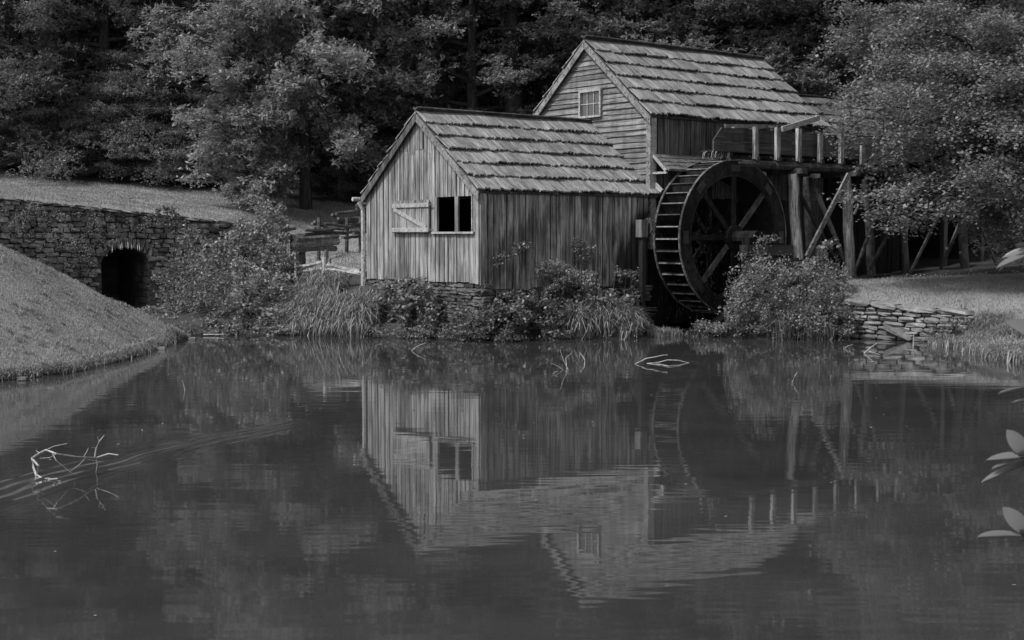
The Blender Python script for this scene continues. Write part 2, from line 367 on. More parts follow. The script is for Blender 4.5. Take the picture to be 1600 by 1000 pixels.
# bridge wall line: through the arch, heading 30 degrees off the picture plane
WD = Vector((math.cos(R(30)), math.sin(R(30)), 0)); WN = Vector((math.sin(R(30)), -math.cos(R(30)), 0))   # WN towards the pond
WC = Vector((c_arch.x, c_arch.y + 1.2, 0))
RA, RB_ = atz(1300, 530, .0), atz(1530, 541, .0); RD = (RB_-RA).normalized(); RL = (RB_-RA).length
def rloc(u, v): d = onpl(u, v, RA, Vector((-RD.y, RD.x, 0))) - RA; return (d.dot(RD), d.z)
_r = [rloc(1325, 466), rloc(1420, 478), rloc(1505, 484)]
RTX = [_r[0][0]-.6, _r[0][0], _r[1][0], _r[2][0], RL+.5]; RTZ = [_r[0][1]-.05, _r[0][1], _r[1][1], _r[2][1], _r[2][1]-.35]
def smooth(x): x = np.clip(x, 0, 1); return x*x*(3-2*x)
def height(Q):
    Q = np.asarray(Q, float); a, b = f_low(Q), f_up(Q)
    dx = Q - np.array([WC.x, WC.y]); tt = dx @ np.array([WD.x, WD.y]); dd = -(dx @ np.array([WN.x, WN.y]))   # dd>0 behind the wall
    ends = smooth((tt - 3.0) / 3.5)
    start = 0.25*(1-ends) + (-1.5)*ends; wid = 0.3*(1-ends) + 9.0*ends
    k = smooth((dd - start) / wid)
    # further right the upper ground takes over only from y = 36 on
    far = smooth((Q[:, 1] - 36) / 10); rt = smooth((Q[:, 0] + 6) / 3)
    k = k*(1-rt) + far*rt
    h = a*(1-k) + b*k
    # step held up by the stacked retaining wall at right
    dx = Q - np.array([RA.x, RA.y]); t2 = dx @ np.array([RD.x, RD.y]); d2 = dx @ np.array([-RD.y, RD.x])
    on = smooth((t2 + .3)/.3)*(1-smooth((t2 - RL*.86)/.5))
    top = np.interp(t2, RTX, RTZ) - .08
    f1 = smooth((d2 - .12)/.2); f2 = smooth((1.6 - d2)/1.2)
    h2 = np.where(d2 > -1.5, h*f1 + (-.5)*(1-f1), h); h2 = h2*(1-f1*f2) + np.maximum(h2, top)*f1*f2
    return h*(1-on) + h2*on
def uneven(Q): return np.array([mnoise.noise(Vector((x*1.1, y*1.1, 0)))*.07 + mnoise.noise(Vector((x*3.3, y*3.3, 5)))*.03 for x, y in Q])
def hz(x, y): return float(height([[x, y]])[0])
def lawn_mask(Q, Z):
    # lawn 1, leaf litter and soil in the wood, under shrubs and water 0, tree shade painted in
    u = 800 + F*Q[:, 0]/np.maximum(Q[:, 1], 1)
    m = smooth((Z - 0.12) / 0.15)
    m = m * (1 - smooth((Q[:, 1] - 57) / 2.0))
    sh = smooth((Q[:, 0] - 3.2)/1.0) * smooth((Q[:, 1] - (33.0 + 0.12*(Q[:, 0]-5)))/1.0) * (1-smooth((Q[:,0]-28)/4))  # canopy shade at right painted in as dark ground
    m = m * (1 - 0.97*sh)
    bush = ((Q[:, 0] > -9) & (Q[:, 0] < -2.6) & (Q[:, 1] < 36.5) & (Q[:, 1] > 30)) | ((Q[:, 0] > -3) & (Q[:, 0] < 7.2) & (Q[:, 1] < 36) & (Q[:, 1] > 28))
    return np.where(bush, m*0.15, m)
def build_terrain():
    xs = np.concatenate([np.arange(-90, -26, 3.0), np.arange(-26, 22, 0.2), np.arange(22, 91, 3.0)])
    ys = np.concatenate([np.arange(-12, 16, 1.0), np.arange(16, 62, 0.2), np.arange(62, 150, 3.0)])
    X, Y = np.meshgrid(xs, ys); Q = np.stack([X.ravel(), Y.ravel()], 1); Z = height(Q)
    nz = uneven(Q)
    Z2 = Z + nz*np.clip(np.abs(Z)*3, 0, 1)
    V = np.concatenate([Q, Z2[:, None]], 1); nx = len(xs); ny = len(ys)
    i = np.arange(nx*ny).reshape(ny, nx)
    Fc = np.stack([i[:-1, :-1], i[:-1, 1:], i[1:, 1:], i[1:, :-1]], 2).reshape(-1, 4)
    zz = Z2[Fc]; cen = Q[Fc].mean(1) - np.array([WC.x, WC.y]); tt = cen @ np.array([WD.x, WD.y]); dd = -(cen @ np.array([WN.x, WN.y]))
    drop_ = (np.abs(tt) < 1.1) & (dd > -0.1) & (dd < 0.9) & (zz.min(1) < 1.7) & ((zz.max(1)-zz.min(1)) > 0.12)
    Fc = Fc[~drop_]
    me = bpy.data.meshes.new('ground'); me.vertices.add(len(V)); me.vertices.foreach_set('co', V.astype(np.float32).ravel())
    me.loops.add(len(Fc)*4); me.loops.foreach_set('vertex_index', Fc.astype(np.int32).ravel())
    me.polygons.add(len(Fc)); me.polygons.foreach_set('loop_start', np.arange(0, len(Fc)*4, 4, dtype=np.int32)); me.polygons.foreach_set('loop_total', np.full(len(Fc), 4, dtype=np.int32))
    me.update(calc_edges=True); me.polygons.foreach_set('use_smooth', [True]*len(Fc))
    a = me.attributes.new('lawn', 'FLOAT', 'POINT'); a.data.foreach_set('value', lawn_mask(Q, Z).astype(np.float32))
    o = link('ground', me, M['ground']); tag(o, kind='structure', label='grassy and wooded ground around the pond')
build_terrain()
wmb = MB(); wmb.v = [(-90,-12,WZ),(90,-12,WZ),(90,45,WZ),(-90,45,WZ)]; wmb.f = [(0,1,2,3)]
tag(wmb.build('pond_water', M['water']), kind='structure', label='dark still mill pond with faint ripples')

# ------------------------------------------------------------------ building frame (shared heading of shed and mill)
HD = 0.9064; RZ = math.pi/2 - HD
SV = Vector((math.sin(HD), math.cos(HD), 0)); GV = Vector((-math.cos(HD), math.sin(HD), 0))
A = Vector((-0.711, 29.587, 0)); B = Vector((3.311, 32.844, 0))
S0 = A + SV*0.13 + GV*0.13        # shed near wall corner
M0 = B + SV*0.15 + GV*0.13        # mill near wall corner
def loc(p, o): d = Vector(p) - o; return Vector((d.dot(SV), d.dot(GV), p[2]))

def board_wall(parent, mat, axis, L, top, bot, wd, openings=(), sign=-1, th=0.025, name='board', jz=0.015, splits=None, skip=None, lean=0.0):
    """vertical boards; axis 'x' or 'y' is the wall direction; outward is sign along the other axis"""
    edges = [0.0]
    brk = sorted({e for o in openings for e in (o[0], o[1])} | {L})
    for b in brk:
        seg = b - edges[-1]; n = max(1, round(seg / wd)); s0 = edges[-1]
        for k in range(1, n+1):
            edges.append(s0 + seg*k/n + (random.uniform(-0.025, 0.025) if k < n else 0))
    for a0, a1 in zip(edges[:-1], edges[1:]):
        zs = [(bot(a0) if callable(bot) else bot, None)]
        mid = (a0+a1)/2; cuts = [(o[2], o[3]) for o in openings if o[0]-1e-4 <= mid <= o[1]+1e-4]
        spans = []; z0 = zs[0][0] + random.uniform(-jz, jz)
        for c0, c1 in sorted(cuts): spans.append((z0, c0)); z0 = c1
        spans.append((z0, None))
        if splits and not cuts and splits(mid): zc = splits(mid); spans = [(spans[0][0], zc), (zc+0.004, None)]
        for (b0, b1) in spans:
            off = random.uniform(0.0, 0.02); gp = random.choice((.005, .010, .015, .021))*random.uniform(.8, 1.2); x0, x1 = a0+gp, a1-gp
            t0 = top(x0) if b1 is None else b1; t1 = top(x1) if b1 is None else b1
            if max(t0, t1) - b0 < 0.03: continue
            sh = random.uniform(-lean, lean)
            mb = MB()
            o0, o1 = sign*off, sign*(off+th)
            def pt(a, o, z): return (a, o, z) if axis == 'x' else (o, a, z)
            mb.quadbox([pt(x0, o0, b0), pt(x1, o0, b0), pt(x1, o1, b0), pt(x0, o1, b0), pt(x0+sh, o0, t0), pt(x1+sh, o0, t1), pt(x1+sh, o1, t1), pt(x0+sh, o1, t0)])
            mb.build(name, mat, parent)

def shingle_meshes(n=6):
    out = []
    for k in range(n):
        mb = MB(); t = 0.014; l = 1.0   # unit: x width 1, y length 1 (down slope = -y), z thickness
        j = [random.uniform(-0.05, 0.03) for _ in range(3)]; lift = random.uniform(0.0, 0.02)
        mb.v = [(0.04,0,0),(0.96,0,0),(0.96,-0.5,0.004),(0.04,-0.5,0.004),(0.05,-1+j[0],lift),(0.5,-1+j[1],lift+0.004),(0.95,-1+j[2],lift),
                (0.04,0,t),(0.96,0,t),(0.96,-0.5,t+0.006),(0.04,-0.5,t+0.006),(0.05,-1+j[0],lift+t+0.01),(0.5,-1+j[1],lift+t+0.012),(0.95,-1+j[2],lift+t+0.01)]
        mb.f = [(7,10,9,8),(10,11,12,13,9),(4,5,12,11),(5,6,13,12),(0,3,10,7),(3,4,11,10),(1,8,9,2),(2,9,13,6),(0,1,2,3),(3,2,6,5,4)]
        out.append(mb.mesh('shingle'))
    return out
def shingle_roof(parent, mats, x0, x1, y_e, z_e, y_r, z_r, courses, wd, limit=295, nearside=True, name='roof'):
    """roof deck + shingles of the slope from eave (y_e,z_e) to ridge (y_r,z_r), local coordinates"""
    dy, dz = y_r-y_e, z_r-z_e; L = math.hypot(dy, dz); ang = math.atan2(dz, dy)
    deck = MB(); nrm = Vector((0, -dz, dy)).normalized(); th = 0.03
    if dy < 0: nrm = -nrm
    p = [Vector((x0+.02, y_e, z_e)), Vector((x1-.02, y_e, z_e)), Vector((x1-.02, y_r, z_r)), Vector((x0+.02, y_r, z_r))]
    off = -0.05
    deck.quadbox([q + nrm*(off-th) for q in p] + [q + nrm*off for q in p])
    dk = deck.build(name, M['beam'], parent)
    meshes = shingle_meshes(); ex = L / courses
    xa = Vector((1, 0, 0)); ya = Vector((0, dy, dz)).normalized(); za = xa.cross(ya)
    if za.z < 0: za = -za; 
    count = 0; stuff = MB()
    for c in range(courses):
        x = x0; topc = (c == courses-1)
        yb = c*ex
        while x < x1 - 0.02:
            ww = min(wd*random.choice((.7, .85, 1.0, 1.1, 1.35)), x1 - x)
            if x1 - x - ww < 0.04: ww = x1 - x
            ln = ex*1.05
            pos = Vector((x, y_e, z_e)) + ya*(yb + ex*1.04 if not topc else L) + za*(-0.022 + 0.012*math.sin(x*2.3+c*2.1))
            rot = random.gauss(0, 0.03)
            tilt = 0.036/ex + random.uniform(-0.012, 0.018)+(.03 if random.random() < .06 else 0)                # butt end rides on the course below
            mtx = Matrix.Translation(pos) @ Matrix(((xa.x, ya.x, za.x, 0), (xa.y, ya.y, za.y, 0), (xa.z, ya.z, za.z, 0), (0, 0, 0, 1))) @ Matrix.Rotation(-tilt*0.0, 4, 'X') @ Matrix.Rotation(rot, 4, 'Z') @ Matrix.Rotation(-tilt, 4, 'X')
            jl = random.uniform(0.95, 1.06)
            if nearside and count < limit:
                o = link('shingle', random.choice(meshes), mats[0] if len(mats) == 1 or random.random() < .9 else mats[1], dk, mtx @ Matrix.Diagonal((ww, ln*jl, 1.6, 1)))
            else:
                me = random.choice(meshes); mm = mtx @ Matrix.Diagonal((ww, ln*jl, 1.6, 1)); b = len(stuff.v)
                stuff.v += [tuple(mm @ v.co) for v in me.vertices]; stuff.f += [tuple(b+i for i in pl.vertices) for pl in me.polygons]
            count += 1; x += ww
    if stuff.v:
        s = stuff.build('shingles', mats[0], dk); s['kind'] = 'stuff'
    return dk

# ------------------------------------------------------------------ shed
shed = thing('shed', 'low board-sided shed with open shuttered window, built over the pond edge', 'shed', tuple(S0), RZ)
SW, SL = 4.822-0.26, 5.0; EZ = 3.30; RIDGE = EZ + 1.883; HY = SW/2; SLP = 1.883/(4.822/2)
base_s = loc(onpl(740, 442, S0, SV), S0).z; base_side = loc(onpl(900, 448, S0, GV), S0).z
roof_under = lambda a: (EZ + SLP*(0.13 + min(a, SW-a))) - 0.115
def opn(u0, u1, v0, v1, o, n, axis):
    c = [loc(onpl(u, v, o, n), o) for u, v in ((u0, v0), (u1, v0), (u1, v1), (u0, v1))]
    k = 1 if axis == 'y' else 0
    a = sorted(p[k] for p in c); z = sorted(p.z for p in c)
    return ((a[0]+a[1])/2, (a[2]+a[3])/2, (z[0]+z[1])/2, (z[2]+z[3])/2)
win = opn(682, 741, 307, 362, S0, SV, 'y')
board_wall(shed, M['gable_board'], 'y', SW, roof_under, base_s, 0.165, [win], splits=lambda a: (win[3]+1.05 + 0.06*math.sin(a*9) if abs(a-HY) < .9 else None), lean=.006)
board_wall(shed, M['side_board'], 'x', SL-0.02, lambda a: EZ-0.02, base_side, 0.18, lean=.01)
# back walls, inner lining, floor
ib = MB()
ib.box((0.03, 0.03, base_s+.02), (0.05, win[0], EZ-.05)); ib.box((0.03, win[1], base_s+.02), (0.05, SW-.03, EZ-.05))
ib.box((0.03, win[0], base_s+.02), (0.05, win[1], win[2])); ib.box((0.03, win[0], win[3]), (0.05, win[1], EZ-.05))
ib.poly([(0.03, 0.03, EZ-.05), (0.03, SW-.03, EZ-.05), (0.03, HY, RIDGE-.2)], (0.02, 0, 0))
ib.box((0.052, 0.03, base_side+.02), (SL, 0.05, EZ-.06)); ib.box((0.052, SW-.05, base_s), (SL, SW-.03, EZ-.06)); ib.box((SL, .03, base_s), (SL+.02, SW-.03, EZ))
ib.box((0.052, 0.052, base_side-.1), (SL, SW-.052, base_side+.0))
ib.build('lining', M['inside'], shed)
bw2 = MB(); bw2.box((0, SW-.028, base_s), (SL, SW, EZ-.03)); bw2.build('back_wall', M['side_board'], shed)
rf = shingle_roof(shed, [M['shingle']], -0.13, SL+0.28, -0.13, EZ, HY, RIDGE, 6, 0.115)
shingle_roof(shed, [M['shingle']], -0.13, SL+0.28, SW+0.13, EZ, HY, RIDGE, 6, 0.22, nearside=False)
def rake(parent, x, ye, ze, yr, zr, mat, w_=0.14, th=0.03, name='rake_board', dz=-0.06, sgn=-1):
    mb = MB(); d = Vector((0, yr-ye, zr-ze)).normalized(); n = Vector((0, -d.z, d.y)); n = n if n.z > 0 else -n
    a = Vector((x, ye, ze)); b = Vector((x, yr, zr)) 
    P = [a+n*dz, b+n*dz]
    tail = Vector((0, 0, -w_/max(n.z, .3)))
    mb.quadbox([P[0]+tail, P[1]+tail, P[1]+tail+Vector((sgn*th,0,0)), P[0]+tail+Vector((sgn*th,0,0)), P[0], P[1], P[1]+Vector((sgn*th,0,0)), P[0]+Vector((sgn*th,0,0))])
    return mb.build(name, mat, parent)
rake(shed, -0.11, -0.14, EZ, HY-.004, RIDGE, M['trim'])
rake(shed, -0.11, SW+0.14, EZ, HY+.004, RIDGE, M['mill_board'])
# board closing the roof against the mill gable
mb = MB(); mb.bar((SL+0.285, -0.16, EZ+0.06), (SL+0.285, HY, RIDGE+0.08), 0.05, 0.16); mb.build('flashing_board', M['trim_light'], shed)
mb = MB(); mb.bar((-0.14, HY-.03, RIDGE+0.03), (SL+.28, HY-.03, RIDGE+0.02), 0.13, 0.03, (0, .6, .8)); mb.build('ridge_board', M['beam'], shed)
mb = MB(); mb.bar((-0.142, HY+.05, RIDGE+0.035), (SL+.28, HY+.05, RIDGE+0.025), 0.10, 0.03, (0, -.6, .8)); mb.build('ridge_board', M['beam'], shed)
# corner boards
mb = MB(); mb.box((-0.045, -0.075, base_s-.05), (0.07, -0.042, EZ-.03)); mb.build('corner_board', M['side_board'], shed)
mb = MB(); mb.box((-0.075, -0.04, base_s-.02), (-0.042, 0.09, EZ-.03)); mb.build('corner_board', M['gable_board'], shed)
# window frame, mullion, sill
a0, a1, z0, z1 = win
wf = MB(); wf.box((-0.06, a1-.09, z0), (-0.0, a1, z1)); wf.build('window_post', M['gable_board'], shed)
wf = MB(); wf.box((-0.055, a0, z0), (0.0, a0+.035, z1)); wf.build('window_post', M['trim_light'], shed)
mm = a0 + (a1-a0)*0.42
mb = MB(); mb.box((-0.05, mm-.06, z0), (-0.005, mm+.06, z1)); mb.build('mullion', M['gable_board'], shed)
mb = MB(); mb.box((-0.10, a0-.09, z0-.045), (-0.0, a1+.08, z0-.002)); mb.build('sill', M['trim_light'], shed)
# shutter folded back against the wall
sh = opn(618, 676, 313, 364, S0, SV, 'y'); q0, q1, r0, r1 = sh
mbk = MB(); mbk.box((-0.085, q0+.01, r0+.01), (-0.066, q1-.01, r1-.01)); shut = mbk.build('shutter', M['gable_board'], shed)
n = 5
for k in range(n):
    mb = MB(); e0 = q0+(q1-q0)*k/n; e1 = q0+(q1-q0)*(k+1)/n; mb.box((-0.105, e0+.004, r0), (-0.086, e1-.004, r1)); mb.build('shutter_board', M['gable_board'], shut)
for zz in (r0+.07, r1-.12):
    mb = MB(); mb.box((-0.135, q0-.02, zz-.045), (-0.107, q1-.06, zz+.05)); mb.build('shutter_rail', M['trim_light'], shut)
mb = MB(); mb.bar((-0.121, q1-.12, r1-.2), (-0.121, q0+.1, r0+.12), 0.026, 0.085, (0, .7, .7)); mb.build('shutter_brace', M['trim_light'], shut)
for zz in (r0+.07, r1-.12):
    mb = MB(); mb.box((-0.112, q0-.13, zz-.015), (-0.1, q0-.02, zz+.02)); mb.build('hinge', M['beam'], shut)
# shed foundation of thin stacked stones
def stone_meshes(n=8, rough=0.16, seed=1):
    import bmesh
    out = []
    rr = random.Random(seed)
    for k in range(n):
        bm = bmesh.new(); bmesh.ops.create_cube(bm, size=1.0)
        bmesh.ops.subdivide_edges(bm, edges=bm.edges[:], cuts=1, use_grid_fill=True)
        for v in bm.verts:
            c = v.co; ncorner = sum(abs(x) > .4 for x in c)
            if ncorner == 3: v.co *= 0.86
            elif ncorner == 2: v.co *= 0.94
            v.co += Vector([rr.uniform(-rough, rough)*.5 for _ in range(3)])
        me = bpy.data.meshes.new('stone'); bm.to_mesh(me); bm.free(); out.append(me)
    return out
STM = stone_meshes()
def stone_course_wall(parent, mat, x0, x1, top, bot, y, depth, hr, wr, tilt=0.03, skip=None, limit=298, face=None, name='stone'):
    z = bot if not callable(bot) else min(bot(x0), bot(x1)); cnt = 0; over = MB()
    zt = max(top(x0), top(x1), top((x0+x1)/2)); jobs = []
    while z < zt:
        h = random.uniform(*hr); x = x0 + random.uniform(-.1, 0)
        while x < x1:
            w_ = random.uniform(*wr); cx = x+w_/2; tz = top(cx)
            if z + h*0.4 < tz and (not skip or not skip(cx, z+h/2, w_, h)):
                hh = min(h, tz - z + .01)
                yy = y + (face(cx) if face else 0)
                jobs.append((cx, yy + random.uniform(-.03, .03), z+hh/2 + (random.uniform(-.035, .035) if tilt >= .055 and depth < .3 else 0), w_*.97, depth, hh*.95, random.uniform(-tilt, tilt)))
            x += w_
        z += h
    jobs.sort(key=lambda j: -j[2])
    for j in jobs:
        mt = Matrix.Translation((j[0], j[1], j[2])) @ Matrix.Rotation(j[6], 4, 'Y') @ Matrix.Diagonal((j[3], j[4], j[5], 1)); me = random.choice(STM)
        if cnt < limit: link(name, me, mat, parent, mt)
        else:
            b = len(over.v); over.v += [tuple(mt @ v.co) for v in me.vertices]; over.f += [tuple(b+i for i in p.vertices) for p in me.polygons]
        cnt += 1
    if over.v: s = over.build('stones', mat, parent); s['kind'] = 'stuff'
for me in STM: me.materials.append(M['stone_dark'])
STM_BASE = STM
fd = thing('shed_foundation', 'dry-laid thin stone foundation under the board shed at the water', 'foundation', tuple(S0), RZ)
mb = MB(); mb.box((0.12, 0.12, -.6), (SL-.05, SW-.05, base_side-.12)); core = mb.build('foundation_core', M['mortar'], fd)
stone_course_wall(fd, M['stone_dark'], 0.0, SL-.1, lambda a: base_side-.02, -0.15, 0.1, 0.25, (0.05, 0.1), (0.2, 0.5), .04, limit=220)
fd2 = thing('gable_foundation_row', 'stacked stone footing under the shed gable and its shutter window', 'stone wall', tuple(S0), RZ + math.pi/2)
stone_course_wall(fd2, M['stone_dark'], -0.05, SW, lambda a: base_s-.02, 0.1, -0.12, 0.25, (0.05, 0.1), (0.2, 0.5), .04, limit=200)

# pole leaning at the shed's far left corner and gutter log end
pc = S0 + GV*(SW+.06) - SV*0.1
pt_ = thing('corner_pole', 'thin pale pole standing at the left corner of the shed', 'pole', (pc.x, pc.y, 0))
gz = hz(pc.x, pc.y)
mb = MB(); mb.tube([(0,0,gz-.1),(0.01,0,1.9),(-.0,0,2.95),(-.10,-.03,3.14)], [.06,.055,.05,.05], 8, jit=.08); mb.build('shaft', M['trim_light'], pt_)
gl = thing('gutter_log', 'pale cut log end sticking out under the left eave of the shed', 'log', tuple(S0), RZ)
mb = MB(); mb.tube([(-.32, SW+.17, EZ-.09), (1.2, SW+.17, EZ-.10)], [.05, .06], 8, jit=.08); mb.build('log', M['trim_light'], gl)

# ------------------------------------------------------------------ mill
mill = thing('mill', 'tall clapboard mill house with six-pane gable window behind the shed', 'mill', tuple(M0), RZ)
MW, ML = 4.872-.26, 6.619-.3; MZ = 5.204; MR = MZ+2.068; MY = MW/2; MS = 2.068/(4.872/2)
m_under = lambda a: MZ + MS*(0.13 + min(a, MW-a)) - 0.115
MB0 = 0.75
mw = opn(911, 941, 144, 181, M0, SV, 'y')
z = 2.2; rows = []
while z < MR - .12:
    h = random.uniform(0.115, 0.15); rows.append((z, h)); z += h
for (z, h) in rows:
    # clip to the gable outline
    ylo, yhi = 0.02, MW-.02
    if z + h > MZ - .02:
        k = (z + h*.6 - (MZ-.12)) / MS - .13; ylo = max(ylo, k); yhi = min(yhi, MW-k)
    if yhi - ylo < .1: continue
    segs = [(ylo, yhi)]
    if z + h > mw[2] and z < mw[3]: segs = [(ylo, mw[0]-.07), (mw[1]+.07, yhi)]
    for (s0, s1) in segs:
        cut = [s0, s1] if s1-s0 < 2.5 or random.random() < .35 else [s0, random.uniform(s0+.8, s1-.8), s1]
        for c0, c1 in zip(cut[:-1], cut[1:]):
            if c1-c0 < .05: continue
            d0, d1 = random.uniform(-.022, .022), random.uniform(-.022, .022); mb = MB(); o1 = random.uniform(.05, .07)
            mb.quadbox([(-.012, c0+.003, z+d0), (-.012, c1-.003, z+d1), (-o1, c1-.003, z+d1-.008), (-o1, c0+.003, z+d0-.008), (-.004, c0+.003, z+h+.015+d0), (-.004, c1-.003, z+h+.015+d1), (-.02, c1-.003, z+h+.015+d1), (-.02, c0+.003, z+h+.015+d0)])
            mb.build('clapboard', M['clap_y'], mill)
wz1 = loc(onpl(1060, 243, M0, GV), M0).z
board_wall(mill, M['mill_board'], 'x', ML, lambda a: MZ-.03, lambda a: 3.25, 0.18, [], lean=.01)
board_wall(mill, M['wet_shade_wall'], 'x', 4.0, lambda a: 3.24, lambda a: (0.2), 0.2, [], lean=.01, name='lower_board')  # shade behind the wheel is put into these near-black boards
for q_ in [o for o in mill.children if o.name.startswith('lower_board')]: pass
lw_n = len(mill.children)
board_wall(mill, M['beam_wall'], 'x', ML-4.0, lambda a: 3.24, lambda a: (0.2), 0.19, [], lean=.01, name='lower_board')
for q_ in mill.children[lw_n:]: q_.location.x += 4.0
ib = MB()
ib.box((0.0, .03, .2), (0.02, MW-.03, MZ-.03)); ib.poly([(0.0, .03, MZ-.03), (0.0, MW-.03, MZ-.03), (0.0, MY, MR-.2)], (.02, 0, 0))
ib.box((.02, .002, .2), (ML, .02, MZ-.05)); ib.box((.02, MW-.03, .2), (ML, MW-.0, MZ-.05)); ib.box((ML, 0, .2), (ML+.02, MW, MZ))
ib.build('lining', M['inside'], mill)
mb = MB(); mb.poly([(ML+.03, 0, MZ), (ML+.03, MW, MZ), (ML+.03, MY, MR-.15)], (.03, 0, 0)); mb.build('far_gable', M['mill_board'], mill)
shingle_roof(mill, [M['shingle']], -0.15, ML+.15, -0.13, MZ, MY, MR, 6, 0.138)
shingle_roof(mill, [M['shingle']], -0.15, ML+.15, MW+0.13, MZ, MY, MR, 6, 0.22, nearside=False)
rake(mill, -0.13, -0.14, MZ, MY-.004, MR, M['trim']); rake(mill, -0.13, MW+0.14, MZ, MY+.004, MR, M['trim'])
mb = MB(); mb.bar((-0.16, MY-.04, MR+.03), (ML+.17, MY-.04, MR+.02), .14, .03, (0, .6, .8)); mb.build('ridge_board', M['beam'], mill)
mb = MB(); mb.bar((-0.162, MY+.05, MR+.035), (ML+.17, MY+.05, MR+.025), .11, .03, (0, -.6, .8)); mb.build('ridge_board', M['beam'], mill)
mb = MB(); mb.box((-.075, -.06, 2.0), (.10, -.038, MZ-.03)); mb.build('corner_board', M['trim_light'], mill)
mb = MB(); mb.box((-.10, -.06, 2.0), (-.077, .09, MZ-.03)); mb.build('corner_board', M['trim'], mill)
# gable window
y0, y1, z0, z1 = mw
fr = MB()
for (a, b) in (((-.11, y0-.05, z0-.05), (-.03, y0, z1+.05)), ((-.11, y1, z0-.05), (-.03, y1+.05, z1+.05)), ((-.112, y0, z1), (-.03, y1, z1+.05)), ((-.12, y0, z0-.05), (-.03, y1, z0))): fr.box(a, b)
frm = fr.build('window', M['trim_light'], mill)
for i in range(3):
    for k in range(2):
        mb = MB(); mb.box((-.055, y0+(y1-y0)*i/3+.012, z0+(z1-z0)*k/2+.012), (-.05, y0+(y1-y0)*(i+1)/3-.012, z0+(z1-z0)*(k+1)/2-.012)); mb.build('pane', M['glass'], frm)
for i in (1, 2):
    mb = MB(); yy = y0+(y1-y0)*i/3; mb.box((-.075, yy-.011, z0), (-.045, yy+.011, z1)); mb.build('muntin', M['trim_light'], frm)
mb = MB(); mb.box((-.073, y0, (z0+z1)/2-.011), (-.047, y1, (z0+z1)/2+.011)); mb.build('muntin', M['trim_light'], frm)
# small lean-to hood over the shaft opening beside the wheel
hd_ = []
ztop = loc(onpl(1026, 241, M0, GV), M0).z
for k in range(4):
    mb = MB(); yA, zA = -.05-.13*k, ztop-.13*k*.75; yB, zB = -.05-.13*(k+1)-.02, ztop-.13*(k+1)*.75-.015
    yA -= .012; mb.quadbox([(.0, yA, zA-.02), (2.0, yA, zA-.02), (2.0, yB, zB-.02), (.0, yB, zB-.02), (.0, yA, zA-.0), (2.0, yA, zA-.0), (2.0, yB, zB+.03), (.0, yB, zB+.03)])
    mb.build('hood_board', M['mill_board'], mill)
mb = MB(); mb.bar((-.0, -.05, ztop-.46), (-.0, -.52, ztop-.46), .06, .05); mb.bar((-.0, -.06, ztop-.04), (-.0, -.5, ztop-.42), .06, .06); mb.build('hood_bracket', M['trim_light'], mill)

# annex with lower roof, open sawmill bay below
annex = thing('sawmill_annex', 'low shingled saw shed joined to the mill, half hidden by the leafy tree', 'shed', tuple(M0 + SV*(ML+.2)), RZ)
pr = loc(onpl(1256, 150, M0 + GV*MY, GV), M0); AR = pr.z; AE = AR - MS*0.82*(MY-.1)
AL = 7.5
shingle_roof(annex, [M['shingle_dark']], -0.05, AL, 0.0, AE, MY, AR, 5, 0.17)
shingle_roof(annex, [M['shingle_dark']], -0.05, AL, MW, AE, MY, AR, 5, 0.3, nearside=False)
mb = MB(); mb.bar((0, MY, AR+.03), (AL, MY, AR+.03), .16, .04); mb.build('ridge_board', M['beam'], annex)
board_wall(annex, M['wet_shade_wall'], 'x', 3.2, lambda a: AE-.05, .3, 0.19, lean=.02)  # tree shade over this wall is painted into its board colour
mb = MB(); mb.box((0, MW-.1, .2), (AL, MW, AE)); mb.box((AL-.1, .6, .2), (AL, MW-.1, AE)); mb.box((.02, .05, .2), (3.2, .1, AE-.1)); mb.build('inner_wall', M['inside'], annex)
for xx in (3.4, 5.4, 7.3):  # posts and braces blackened: tree shade put into their colour
    mb = MB(); mb.bar((xx, .05, .3), (xx, .05, AE), .16, .16, jit=.01); mb.build('post', M['wet'], annex)
    mb = MB(); mb.bar((xx-.9, .05, AE-.1), (xx, .05, AE-1.0), .09, .09); mb.build('brace', M['wet'], annex)

# ------------------------------------------------------------------ water wheel (axis along GV, plane along SV)
WR = 1.83; WW = 0.88
wp0 = M0 - GV*1.35                       # a point on the wheel's front face plane
hub = onpl(1148, 371, wp0, GV); hub_l = loc(hub, hub)
wheel = thing('waterwheel', 'big dark wooden overshot water wheel against the mill wall', 'water wheel', tuple(hub), RZ)
def ring(r0, r1, y0, y1, n=64, name='rim', mat='wet_rim', a0=0, a1=2*math.pi):
    mb = MB(); ks = [a0+(a1-a0)*k/n for k in range(n+1)]; b = 0
    for a in ks:
        for (r, y) in ((r0, y0), (r1, y0), (r1, y1), (r0, y1)): mb.v.append((r*math.cos(a), y, r*math.sin(a)))
    for k in range(n):
        for j in range(4): mb.f.append((k*4+j, k*4+(j+1) % 4, k*4+4+(j+1) % 4, k*4+4+j))
    mb.f += [(3, 2, 1, 0), (n*4, n*4+1, n*4+2, n*4+3)]
    return mb.build(name, M[mat], wheel)
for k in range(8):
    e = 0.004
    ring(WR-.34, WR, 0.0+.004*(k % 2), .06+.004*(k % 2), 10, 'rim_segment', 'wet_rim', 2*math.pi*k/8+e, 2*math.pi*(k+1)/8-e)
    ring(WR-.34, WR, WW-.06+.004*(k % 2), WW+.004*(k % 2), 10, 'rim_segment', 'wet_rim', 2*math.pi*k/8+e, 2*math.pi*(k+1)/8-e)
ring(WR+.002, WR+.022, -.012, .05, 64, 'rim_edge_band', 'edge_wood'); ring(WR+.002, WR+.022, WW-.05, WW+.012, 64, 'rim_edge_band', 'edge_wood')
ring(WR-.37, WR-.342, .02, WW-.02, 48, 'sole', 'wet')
NB = 40
